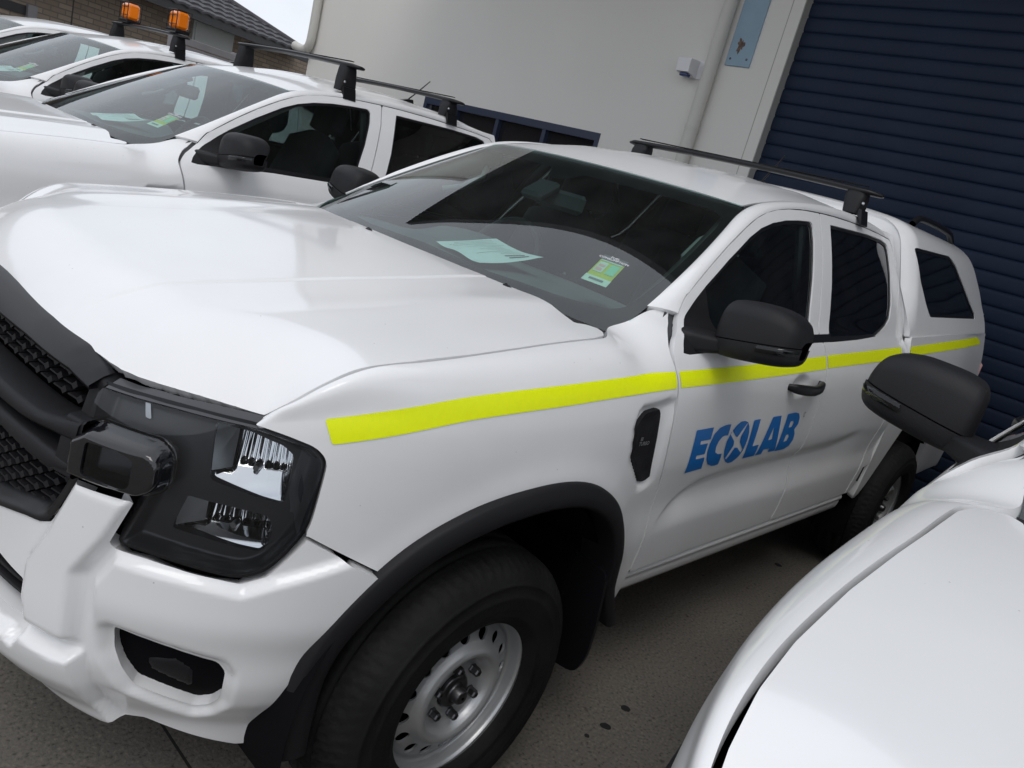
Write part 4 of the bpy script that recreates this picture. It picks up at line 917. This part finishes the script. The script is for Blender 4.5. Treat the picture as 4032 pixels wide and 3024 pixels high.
# ============================================================ fleet
def tree_copy(o,parent=None):
    c=o.copy(); COL.objects.link(c); c.parent=parent
    for ch in list(o.children): tree_copy(ch,c)
    return c
t2=tree_copy(TR); t3=tree_copy(TR); t4=tree_copy(TR); t5=tree_copy(TR)
GRP='white utes parked in a row'
tag(TR,'white double cab ute with yellow reflective tape and a blue logo on its door','pickup truck',GRP)
tag(t2,'white double cab ute behind the taped one, carrying two black roof bars','pickup truck',GRP)
tag(t3,'white ute carrying two caged amber beacons on its roof bar','pickup truck',GRP)
tag(t4,'white ute farthest back at the left edge, only its roof and side glass showing','pickup truck',GRP)
tag(t5,'white ute nearest at lower right, its bonnet and dark mirror in view','pickup truck',GRP)
t2.location=(.226,-2.56,0); t3.location=(.123,-5.16,0); t3.rotation_euler[2]=.029; t4.location=(.05,-7.75,0); t5.location=(.155,2.515,0)
t5.rotation_euler[2]=.04
for ch in t5.children:   # sits higher on its springs
    if not ch.name.startswith('wheel') or ch.name.startswith('wheel_'): ch.location.z+=.014
# its mirror is folded back a little
for ch in t5.children:
    if ch.name.startswith('door_mirror') and np.mean([v.co.y for v in ch.data.vertices])<0:
        a_=math.radians(5); pv=Vector((-.74,-.80,0)); Rz=Matrix.Rotation(a_,4,'Z'); ch.rotation_euler=(0,0,a_); ch.location=Vector((-.02,0,.014))+pv-Rz@pv
# ---- accessories of the taped ute
roof_bar(TR,-2.19); antenna(TR)
antenna_list=0; roof_bar(t2,-1.51); roof_bar(t2,-2.27); antenna(t2); antenna(t3); antenna(t5)
rb3=roof_bar(t3,-1.60)
for y in (-.36,.54):
    B_=empty('warning_beacon',(0,0,0),t3); x=-1.60
    obj('beacon_base',box((x,y,1.925),(.12,.17,.03),.006),'satin_black',B_,False)
    obj('amber_lens',box((x,y,2.005),(.10,.15,.125),.018),'amber',B_,False)
    cg=[]
    for dx in (-.056,.056):
        for dy in (-.08,0,.08): cg.append(tube([(x+dx,y+dy,1.935),(x+dx,y+dy,2.075)],.0035,6))
        for z in (1.97,2.035,2.075): cg.append(tube([(x+dx,y-.08,z),(x+dx,y+.08,z)],.003,6))
    for dy in (-.08,0,.08): cg.append(tube([(x-.056,y+dy,2.075),(x+.056,y+dy,2.075)],.0035,6))
    obj('beacon_cage',cat(*cg),'satin_black',B_)
# ---- canopy on the taped ute
U,X=np.meshgrid(np.linspace(0,1,70),np.linspace(-4.30,-2.70,110),indexing='ij'); P=Canopy(U,X); P[...,2]+=.045*(-2.7-P[...,0])*np.clip((1.56-P[...,2])/.22,0,1)
gcn=grid(P,lambda Q:np.stack([Q[...,0]*0,Q[...,1],Q[...,2]-1.2],-1)); xc=gcn.V[:,[0,2]]
CW=rnd([(-2.58+-.17,1.742),(-3.40,1.765),(-3.53,1.728),(-3.985,1.50),(-3.985,1.475),(-3.02,1.442),(-2.93,1.50),(-2.82,1.60)],.02)
rearx=-4.235+.42*np.clip((xc[:,1]-1.45)/.40,0,1)**1.6
gside=np.maximum.reduce([rearx-xc[:,0],-sdf(xc,CW)])
can=flange(trim(gcn,gside),.025); canopy=obj('canopy',cat(can,mir(can)),'paint',TR)
gw_=trim(inset(gcn,.006),np.maximum(sdf(xc,CW)-.004,np.where(U.ravel()>.6,1,-1)))
for f in (gw_,mir(gw_)): obj('canopy_window',f,'privacy_glass',canopy)
gw_=trim(inset(gcn,.004),np.maximum.reduce([sdf(xc,CW)-.003,-sdf(xc,CW)-.014,np.where(U.ravel()>.6,1,-1)]))
for f in (gw_,mir(gw_)): obj('window_seal',f,'satin_black',canopy)
# closing faces of the canopy, roof rails
for xx_ in (-2.705,):
    u=np.linspace(0,1,30); c=Canopy(u,np.full(30,xx_)); l=np.vstack([c,c[::-1]*np.array([1,-1,1])]); obj('canopy_front',G(l,[tuple(range(len(l)))]),'paint',canopy,False)
u=np.linspace(.12,1,30); c=Canopy(u,np.zeros(30)); c[:,0]=-4.225+.42*np.clip((c[:,2]-1.45)/.40,0,1)**1.6; l=np.vstack([c,c[::-1]*np.array([1,-1,1])]); obj('canopy_rear',G(l,[tuple(range(len(l)))]),'privacy_glass',canopy,False)
for y in (.60,-.60):
    pth=[(-2.95,y,1.855),(-3.0,y,1.885),(-3.08,y,1.897),(-3.55,y,1.897),(-3.66,y,1.885),(-3.74,y,1.852)]
    obj('canopy_rail',tube(resamp(np.array(pth),24),.017,10),'satin_black',canopy)
obj('canopy_lock',box((-4.20,.80,1.50),(.03,.03,.04),.006),'brushed',canopy,False)
# ---- reflective tape
def tape_on(surf,poly,x0,x1,z0,z1,d=.008):
    a=np.arange(x0,x1+d,d); b=np.arange(z0,z1+d,d*.6); A,B=np.meshgrid(a,b,indexing='ij'); g=grid(surf(A,B),(0,1,.2)); g.V=g.V+g.N*.0016
    return trim(g,sdf(g.V[:,[0,2]],poly))
kids={}
for ch in TR.children: kids.setdefault(ch.name.split('.')[0],[]).append(ch)
fl=[o for o in kids['fender'] if np.mean([v.co.y for v in o.data.vertices])>0][0]
dl_=[o for o in kids['front_door'] if np.mean([v.co.y for v in o.data.vertices])>0][0]
rl_=[o for o in kids['rear_door'] if np.mean([v.co.y for v in o.data.vertices])>0][0]
tl_=[o for o in kids['tub_side'] if np.mean([v.co.y for v in o.data.vertices])>0][0]
a=np.arange(.955,2.07,.006); tt_=np.linspace(.58,.96,120); A,B=np.meshgrid(a,tt_,indexing='ij'); gF=grid(fender_pt(A,B),out_hint); gF.V=gF.V+gF.N*.0018
sF=np.repeat(a,len(tt_)); zt=pch([.95,.987,1.10,1.313,1.65,2.03],[1.084,1.092,1.116,1.152,1.177,1.199])(sF); zb=pch([.95,1.005,1.10,1.32,1.65,2.03],[1.033,1.046,1.066,1.106,1.132,1.156])(sF)
zz=gF.V[:,2]; e0=.985+(1.092-zz)*.45
obj('reflective_tape',trim(gF,np.maximum.reduce([zz-zt,zb-zz,e0-sF,gapx(zz)+.009-gF.V[:,0]])),'tape',fl)
sD=lambda A,B:np.stack([A,Dside(A,B),B],-1); sT=lambda A,B:np.stack([A,Tub(A,B),B],-1)
obj('reflective_tape',tape_on(sD,np.array([(-.556,1.199),(-1.608,1.248),(-1.618,1.203),(-.566,1.157)]),-1.64,-.54,1.14,1.27),'tape',dl_)
obj('reflective_tape',tape_on(sD,np.array([(-1.626,1.250),(-2.590,1.289),(-2.590,1.241),(-1.634,1.205)]),-2.61,-1.61,1.19,1.30),'tape',rl_)
obj('reflective_tape',tape_on(sT,np.array([(-2.70,1.297),(-4.10,1.374),(-4.20,1.355),(-4.22,1.332),(-2.70,1.252)]),-4.24,-2.69,1.24,1.39),'tape',tl_)
# ---- door lettering
LE=dict(E=[(-.757,.879),(-.724,1.025),(-.829,1.027),(-.836,.987),(-.774,.986),(-.779,.974),(-.827,.975),(-.834,.937),(-.781,.937),(-.788,.924),(-.843,.925),(-.862,.882)],
C=[(-.943,1.029),(-.948,.991),(-.925,.992),(-.911,.989),(-.898,.975),(-.895,.955),(-.905,.936),(-.929,.927),(-.957,.926),(-.973,.884),(-.95,.882),(-.925,.884),(-.893,.894),(-.864,.914),(-.847,.942),(-.841,.971),(-.849,1.004),(-.872,1.022),(-.904,1.029),(-.925,1.030)],
O=[(-1.036,1.035),(-1.062,1.029),(-1.085,1.013),(-1.1,.992),(-1.112,.96),(-1.113,.925),(-1.1,.897),(-1.076,.88),(-1.048,.879),(-1.015,.89),(-.984,.911),(-.966,.937),(-.957,.969),(-.965,1.0),(-.985,1.022),(-1.008,1.034)],
L=[(-1.144,.886),(-1.106,1.033),(-1.155,1.034),(-1.176,.932),(-1.225,.933),(-1.234,.888)],
A=[(-1.240,.888),(-1.252,1.036),(-1.321,1.037),(-1.395,.893),(-1.340,.892),(-1.335,.908),(-1.286,.908),(-1.288,.889)],
B=[(-1.398,.890),(-1.375,1.040),(-1.438,1.043),(-1.475,1.037),(-1.496,1.02),(-1.505,.995),(-1.487,.973),(-1.51,.955),(-1.521,.928),(-1.51,.904),(-1.48,.892)])
HO=dict(O=[[(-1.024,.979),(-1.060,1.026),(-1.066,1.024),(-1.049,.978),(-1.058,.958),(-1.104,.928),(-1.100,.915),(-1.059,.937),(-1.036,.94),(-1.014,.898),(-1.000,.904),(-1.02,.949),(-1.01,.966),(-.966,.992),(-.970,1.006),(-1.009,.982)]],
A=[[(-1.288,.945),(-1.291,.998),(-1.320,.947)]],B=[[(-1.427,.984),(-1.424,1.009),(-1.446,1.010),(-1.457,1.002),(-1.453,.986)],[(-1.436,.926),(-1.434,.954),(-1.452,.956),(-1.466,.946),(-1.463,.928)]])
a=np.arange(-1.54,-.70,.0026); b=np.arange(.87,1.055,.0026); A,B=np.meshgrid(a,b,indexing='ij'); gL=grid(np.stack([A,Dside(A,B),B],-1),(0,1,0)); gL.V=gL.V+gL.N*.0014; xl=gL.V[:,[0,2]]
for ch_,pl in LE.items():
    p=sdf(xl,np.array(pl))
    for h in HO.get(ch_,[]): p=np.maximum(p,-sdf(xl,np.array(h)))
    if ch_=='O':
        for (x0,z0),(x1,z1) in (((-1.045,.99),(-1.072,1.025)),((-1.020,.94),(-1.0,.905))):
            pass
    o=obj('door_letter',trim(gL,p),'logo',dl_); o['label']='blue letter %s of the door logo'%ch_
th=np.linspace(0,2*math.pi,24,endpoint=False); ring=np.maximum(np.hypot(xl[:,0]+1.532,xl[:,1]-1.030)-.0105,.0080-np.hypot(xl[:,0]+1.532,xl[:,1]-1.030))
obj('registered_mark',trim(gL,ring),'print_grey',dl_)
V,F_=textmesh('R',.013); x=-1.532-V[:,0]; z=1.030+V[:,1]; obj('registered_mark',G(np.stack([x,Dside(x,z)+.002,z],-1),F_),'print_grey',dl_,False)
# ---- papers on the dashboards
def paper(loc,label,rot,size=(.30,.42)):
    a,b=np.meshgrid(np.linspace(-.5,.5,26),np.linspace(-.5,.5,36),indexing='ij'); 
    z=.006*np.sin(a*5+1)*np.cos(b*4)+.004*np.sin(b*9+a*3)*(.5+a)+.010*np.clip(-a-.25,0,1)*4*np.clip(b-.1,0,1)
    g=grid(np.stack([a*size[0],b*size[1],z],-1),(0,0,1)); o=obj('delivery_sheet',g,'paper'); o.location=loc; o.rotation_euler=(0,math.radians(12),math.radians(rot))
    tag(o,label,'paper','paper sheets on dashboards')
    rg=random.Random(5)
    for k in range(13):
        v=-.42+.066*k; u0=-.42+rg.random()*.1; u1=u0+.25+rg.random()*.5
        uu=np.linspace(u0,min(u1,.43),8); zf=lambda a_,b_:.006*np.sin(a_*5+1)*np.cos(b_*4)+.004*np.sin(b_*9+a_*3)*(.5+a_)+.010*np.clip(-a_-.25,0,1)*4*np.clip(b_-.1,0,1)
        r0=np.stack([uu*size[0],(uu*0+v)*size[1],zf(uu,uu*0+v)+.0012],-1); r1=np.stack([uu*size[0],(uu*0+v+(.006 if k<11 else .03))*size[1],zf(uu,uu*0+v+.01)+.0012],-1)
        obj('printed_line',grid(np.stack([r0,r1],1),(0,0,1)),'ink',o)
paper((-.60,.06,1.316),'pale paper sheet lying on the dashboard of the taped ute',-14,(.24,.31))
paper((-.60+.226,-2.56-.02,1.316),'pale paper sheet on the dashboard of the ute with two roof bars',-6,(.22,.30))
paper((-.60+.123,-5.16-.02,1.316),'pale paper sheet on the dashboard of the ute with beacons',4,(.22,.30))
# ============================================================ setting
def mnode(m,typ,**kw):
    n=m.node_tree.nodes.new(typ)
    for k_,v_ in kw.items(): n.inputs[k_].default_value=v_
    return n
# ground: stained exposed concrete with saw cuts
gm=mat('concrete',(.17,.155,.135),.85,0,0,.3); T=gm.node_tree; L=T.links; bs=T.nodes['Principled BSDF']
tcn=T.nodes.new('ShaderNodeTexCoord'); n1=mnode(gm,'ShaderNodeTexNoise',Scale=.9,Detail=8); n2=mnode(gm,'ShaderNodeTexNoise',Scale=90,Detail=4); n3=mnode(gm,'ShaderNodeTexVoronoi',Scale=150); n4=mnode(gm,'ShaderNodeTexNoise',Scale=28,Detail=5)
for n in (n1,n2,n3,n4): L.new(tcn.outputs['Object'],n.inputs['Vector'])
def ramp(m,src,pts):
    r=m.node_tree.nodes.new('ShaderNodeValToRGB'); el=r.color_ramp.elements
    while len(el)<len(pts): el.new(.5)
    for e,(p,c) in zip(el,pts): e.position=p; e.color=(*c,1)
    m.node_tree.links.new(src,r.inputs['Fac']); return r.outputs['Color']
def mixc(m,a,b,fac,mode='MIX'):
    x=m.node_tree.nodes.new('ShaderNodeMix'); x.data_type='RGBA'; x.blend_type=mode
    for s_,v in (('A',a),('B',b)):
        if isinstance(v,tuple): x.inputs[s_].default_value=(*v,1)
        else: m.node_tree.links.new(v,x.inputs[s_])
    if isinstance(fac,(int,float)): x.inputs['Factor'].default_value=fac
    else: m.node_tree.links.new(fac,x.inputs['Factor'])
    return x.outputs['Result']
c1_=ramp(gm,n1.outputs['Fac'],[(.3,(.125,.115,.10)),(.55,(.17,.155,.135)),(.75,(.215,.195,.17))])
c2_=ramp(gm,n2.outputs['Fac'],[(.28,(.25,.25,.25)),(.42,(.85,.85,.85)),(.58,(1,1,1)),(.75,(1.5,1.45,1.35))])
c=mixc(gm,c1_,c2_,.85,'MULTIPLY'); c3_=ramp(gm,n4.outputs['Fac'],[(.25,(.35,.34,.33)),(.36,(1,1,1)),(1,(1,1,1))]); c=mixc(gm,c,c3_,.8,'MULTIPLY')
sep=T.nodes.new('ShaderNodeSeparateXYZ'); L.new(tcn.outputs['Object'],sep.inputs[0])
def mth(op,a,b=None):
    n=T.nodes.new('ShaderNodeMath'); n.operation=op
    for i,v in enumerate((a,b)):
        if v is None: continue
        if isinstance(v,(int,float)): n.inputs[i].default_value=v
        else: L.new(v,n.inputs[i])
    return n.outputs[0]
def joint(sock,off,per):
    f=mth('FRACT',mth('DIVIDE',mth('ADD',sock,-off+per/2+1000*per),per)); d=mth('ABSOLUTE',mth('SUBTRACT',f,.5)); return mth('LESS_THAN',d,.004/per)
jf=mth('MAXIMUM',joint(sep.outputs['X'],.42,4.2),joint(sep.outputs['Y'],-1.3,4.6)); c=mixc(gm,c,(.025,.023,.02),jf)
for (sx_,sy_,sr) in ((-.874,.947,.017),(-.735,.965,.016),(-.641,.961,.008),(-2.684,.688,.02),(-.35,1.35,.012)):
    vd=T.nodes.new('ShaderNodeVectorMath'); vd.operation='DISTANCE'; L.new(tcn.outputs['Object'],vd.inputs[0]); vd.inputs[1].default_value=(sx_,sy_,0)
    f=mth('LESS_THAN',mth('ADD',vd.outputs['Value'],mth('MULTIPLY',mth('SUBTRACT',n4.outputs['Fac'],.5),.02)),sr); c=mixc(gm,c,(.02,.02,.02),f)
L.new(c,bs.inputs['Base Color']); bp=T.nodes.new('ShaderNodeBump'); bp.inputs['Strength'].default_value=.5; bp.inputs['Distance'].default_value=.004; L.new(n2.outputs['Fac'],bp.inputs['Height']); L.new(bp.outputs['Normal'],bs.inputs['Normal'])
g=G([(-300,-300,0),(300,-300,0),(300,300,0),(-300,300,0)],[(0,1,2,3)]); tag(obj('ground',g,gm,None,False),'grey concrete yard with saw cut joints','ground',kind='structure')
# warehouse
mat('render_wall',(.70,.682,.645),.85,0,0,.3,.2,(.7,.025),bscale=60); mat('door_blue',(.012,.022,.046),.6,0,0,.22,.06,(4,.10)); mat('frame_blue',(.020,.030,.065),.4); mat('pale_blue',(.26,.37,.46),.6,0,0,.4,None,(6,.06)); mat('reveal',(.36,.355,.335),.85)
mat('pipe_cream',(.55,.54,.50),.5,0,0,.4); mat('rust',(.14,.10,.08),.9,0,0,.2,.4,(40,.5)); mat('awning_grey',(.06,.062,.068),.8); mat('pane_dark',(.012,.013,.016),.06,0,.4,.5)
XW=-4.9; WH=empty('warehouse',(XW,-2,0)); tag(WH,'cream rendered warehouse wall behind the utes with a dark blue roller door','building')
def wp(name,g,m,parent=WH,smooth=False):
    o=obj(name,G(g.V-np.array([XW,-2,0]) if parent is WH or parent.parent is WH else g.V,g.F,g.N),m,parent,smooth); return o
H=6.6; YD0,YD1,ZD=-1.385,3.6,4.3; YW0,YW1,ZW0,ZW1=-5.75,-3.03,.95,2.145
def wallbox(y0,y1,z0,z1,x0=XW-.25,x1=XW): return box(((x0+x1)/2,(y0+y1)/2,(z0+z1)/2),(x1-x0,y1-y0,z1-z0))
wp('wall',cat(wallbox(-8.42,YW0,0,H),wallbox(YW0,YW1,ZW1,H),wallbox(YW0,YW1,0,ZW0),wallbox(YW1,YD0,0,H),wallbox(YD0,YD1,ZD,H),wallbox(YD1,11,0,H)),'render_wall')
wp('wall_side',wallbox(-8.415,-8.15,0,H,XW-14,XW-.252),'render_wall')
wp('joint',wallbox(-1.497,-1.491,0,H,XW-.01,XW+.0015),'reveal')
wp('door_reveal',wallbox(YD0-.006,YD0+.002,0,ZD,XW-.24,XW+.002),'reveal'); wp('door_reveal',wallbox(YD1-.002,YD1+.006,0,ZD,XW-.24,XW+.002),'reveal')
wp('awning',box((-3.49,1.4,5.1),(2.8,13.8,.18)),'awning_grey')
RDo=empty('roller_door',(0,0,0),WH); pit=.112; sl_me=None
yv=[YD0+.002,YD1-.002]; pr_=[(0,-.012),(.005,-.006),(.011,.000),(.030,.0025),(.056,.0035),(.082,.0025),(.101,.000),(.107,-.006),(.112,-.012)]
P=np.stack([np.stack([np.array([XW-.10+b_ for a_,b_ in pr_]),np.full(len(pr_),y),np.array([a_ for a_,b_ in pr_])],-1) for y in yv],1)
slat=grid(P,(1,0,0)); slat=G(slat.V-np.array([XW,-2,0]),slat.F,slat.N); me0=None
for i in range(int(ZD/pit)+1):
    if me0 is None: o=obj('slat',slat,'door_blue',RDo); me0=o.data
    else: o=bpy.data.objects.new('slat',me0); link(o,RDo)
    o.location=(0,0,i*pit)
wp('door_backing',wallbox(YD0,YD1,0,ZD,XW-.16,XW-.125),'dark_void',WH)
Wn=empty('window',(0,0,0),WH)
fw=.055
wp('window_frame',cat(wallbox(YW0,YW1,ZW1-fw-.02,ZW1,XW-.10,XW+.004),wallbox(YW0,YW1,ZW0,ZW0+fw,XW-.10,XW+.004),wallbox(YW0,YW0+fw,ZW0+fw,ZW1-fw-.02,XW-.10,XW+.004),wallbox(YW1-fw,YW1,ZW0+fw,ZW1-fw-.02,XW-.10,XW+.004)),'frame_blue',Wn)
for y in (-5.17,-4.475,-3.77): wp('mullion',wallbox(y-.025,y+.025,ZW0+fw,ZW1-fw-.02,XW-.09,XW-.005),'frame_blue',Wn)
ys_=[YW0+fw,-5.17,-4.475,-3.77,YW1-fw]
for a_,b_ in zip(ys_[:-1],ys_[1:]): wp('pane',wallbox(a_+.025,b_-.025,ZW0+fw,ZW1-fw-.02,XW-.07,XW-.06),'pane_dark',Wn)
def wt(name,pts,r,m,label,cat_,grp=None,extra=None):
    o=obj(name,tube(resamp(np.array(pts,float),40) if len(pts)>2 else np.array(pts,float),r,20),m); tag(o,label,cat_,grp); return o
dp=empty('downpipe',(XW+.06,-2.02,0)); tag(dp,'cream downpipe running down the wall left of the roller door','pipe')
obj('pipe',tube(np.array([(0,0,0),(0,0,H)]),.060,24),'pipe_cream',dp)
for z in (.6,2.35,4.1): obj('pipe_clip',cat(lathe_g) if 0 else grid(lathe([(.0615,-.02),(.064,-.02),(.064,.02),(.0615,.02)],24,'z',(0,0,z)),lambda Q:Q*np.array([1,1,0]),close_v=True),'pipe_cream',dp)
gp_=empty('gutter_pipe',(XW+.07,-8.33,2.4)); tag(gp_,'cream pipe with an elbow at the far left corner of the wall','pipe')
pts=[(0,0,4.1),(0,0,2.5),(0,0,.6),(0,0,.16),(0,-.02,.07),(0,-.08,.02),(0,-.2,.01),(0,-.38,.04)]; l=resamp(np.array(pts),60); obj('pipe',tube(l,.060,20),'pipe_cream',gp_)
pn=empty('service_panel',(XW,-1.81,2.9)); tag(pn,'pale blue steel strip with a rusty patch above the downpipe','panel')
obj('plate',box((.004,.0,.85),(.022,.235,1.70),.003),'pale_blue',pn,False)
th=np.linspace(0,2*math.pi,30,endpoint=False); rr_=1+.28*np.sin(3*th+1)+.18*np.sin(7*th)+.12*np.sin(11*th+2); obj('rust_patch',G(np.stack([0*th+.0165,.0+.030*rr_*np.cos(th)-.02,.165+.052*rr_*np.sin(th)],-1),[tuple(range(30))]),'rust',pn,False)
for dy,dz in ((-.08,.055),(.075,.06)): obj('screw',grid(lathe([(.010,.0152),(.008,.019),(.002,.0195)],12,'z')[...,[2,1,0]]+np.array([0,dy,dz]),(1,0,0),close_v=True),'dark_steel',pn)
al=empty('alarm_box',(XW,-2.21,2.83)); tag(al,'small white box with a blue lens beside the downpipe','alarm box')
obj('back_plate',box((.006,.0,0),(.012,.21,.155),.003),'white_plastic',al,False); 
pts=np.array([(.012,-.07),(.15,-.05),(.16,.035),(.15,.06),(.012,.072)]); obj('housing',prism(pts,lambda p:np.stack([p[:,0],0*p[:,0]-.09,p[:,1]],-1),(0,.13,0)),'white_plastic',al,False)
obj('blue_lens',box((.09,-.025,-.068),(.07,.08,.028),.008),'blue_lens',al,False)
# ---- brick house beyond
hd=np.array([-.915,-.404,0]); hd/=np.linalg.norm(hd); hn=np.array([-.404,.915,0]); hn/=np.linalg.norm(hn); P0=np.array([-3.521,-12.306,0])
HS=empty('brick_house',tuple(P0)); tag(HS,'brown brick house with a dark tiled roof beyond the yard','house')
bm=mat('brick',(.3,.24,.19),.9,0,0,.2); T2=bm.node_tree; bt=T2.nodes.new('ShaderNodeTexBrick'); tc2=T2.nodes.new('ShaderNodeTexCoord')
bt.inputs['Color1'].default_value=(.235,.185,.15,1); bt.inputs['Color2'].default_value=(.33,.27,.215,1); bt.inputs['Mortar'].default_value=(.17,.145,.12,1); bt.inputs['Scale'].default_value=1; bt.inputs['Brick Width'].default_value=.25; bt.inputs['Row Height'].default_value=.078; bt.inputs['Mortar Size'].default_value=.009
mpn=T2.nodes.new('ShaderNodeMapping'); cmb=T2.nodes.new('ShaderNodeCombineXYZ'); sp2=T2.nodes.new('ShaderNodeSeparateXYZ'); T2.links.new(tc2.outputs['Object'],sp2.inputs[0]); T2.links.new(sp2.outputs['X'],cmb.inputs['X']); T2.links.new(sp2.outputs['Z'],cmb.inputs['Y']); T2.links.new(cmb.outputs[0],bt.inputs['Vector']); T2.links.new(bt.outputs['Color'],T2.nodes['Principled BSDF'].inputs['Base Color'])
HS.rotation_euler=(0,0,math.atan2(hd[1],hd[0]))   # local x along the wall, local y = -hn side
# local frame: x along hd, y = z cross x ; wall front faces local -y or +y
lx=np.array([hd[0],hd[1]]); ly=np.array([-hd[1],hd[0]]); fs=1 if ly@hn[:2]>0 else -1
mat('roof_tile',(.050,.048,.055),.6,0,0,.4,.3,(3,.25),bscale=30); mat('fascia',(.030,.030,.034),.5); mat('pale_panel',(.46,.49,.50),.6); mat('grey_fence',(.24,.235,.245),.6,0,0,.4,None,(3,.1))
def hb(name,x0,x1,y0,y1,z0,z1,m): return obj(name,box(((x0+x1)/2,fs*(y0+y1)/2,(z0+z1)/2),(x1-x0,abs(y1-y0),z1-z0)),m,HS,False)
hb('wall',-9,6.6,-.24,0,0,2.72,bm); hb('eave_fascia',-9,5.0,.42,.55,2.60,2.79,'fascia'); hb('soffit',-9,5.0,.0,.42,2.66,2.69,'fascia')
hb('window_surround',1.95,3.03,.0,.03,2.25,2.655,'pale_panel'); hb('window_pane',2.0,2.98,.031,.04,2.29,2.62,'pale_panel')
hb('dark_strip',-3.2,-1.28,.0,.02,1.86,1.99,'fascia'); hb('post',-1.27,-1.12,.0,.05,0,2.02,'grey_fence'); hb('wall_joint',-.52,-.50,.0,.004,0,2.6,'fascia')  # thin dark strip on the brick wall beside the post, then a joint
# tiled hip roof: stepped, waved courses
pch_=math.radians(20); nr=26; rowl=.30; V=[];F=[]; xs_=np.arange(-9,5.2,.06)
for r in range(nr):
    y0=.58-r*rowl*math.cos(pch_); z0=2.735+r*rowl*math.sin(pch_); xmax=4.95-.62*r*rowl*1.0
    xr=xs_[xs_<=xmax]
    if len(xr)<3: break
    wv=.028*np.abs(np.sin((xr+(r%2)*.0)*math.pi/.30))
    k=len(V)
    for i,x in enumerate(xr): V.append((x,fs*y0,z0+wv[i]-.010)); V.append((x,fs*y0,z0+wv[i]+.028)); V.append((x,fs*(y0-rowl*1.1*math.cos(pch_)),z0+rowl*1.1*math.sin(pch_)+wv[i]*.6))
    for i in range(len(xr)-1):
        a_=k+3*i; F.append((a_,a_+3,a_+4,a_+1)); F.append((a_+1,a_+4,a_+5,a_+2))
rt=obj('roof_tiles',G(V,F),'roof_tile',HS,False); rt['kind']='stuff'
# hip end plane and hip capping
obj('hip_cap',tube(np.array([(4.98,fs*.56,2.75),(4.98-.62*6,fs*(.56-6*math.cos(pch_)),2.78+6*math.sin(pch_))]),.07,8),'roof_tile',HS)
FN=empty('slat_fence',(0,0,0)); fp=P0+hn*2
FN.location=tuple(fp); FN.rotation_euler=HS.rotation_euler; tag(FN,'grey horizontal board fence in front of the brick house','fence')
for i in range(14):
    z=2.12-i*.115; obj('board',box((.12,0,z),(1.45,.03,.10),.004),'grey_fence',FN,False)
for x in (-.55,.80): obj('post',box((x,fs*-.05,1.1),(.08,.07,2.2),.004),'grey_fence',FN,False)
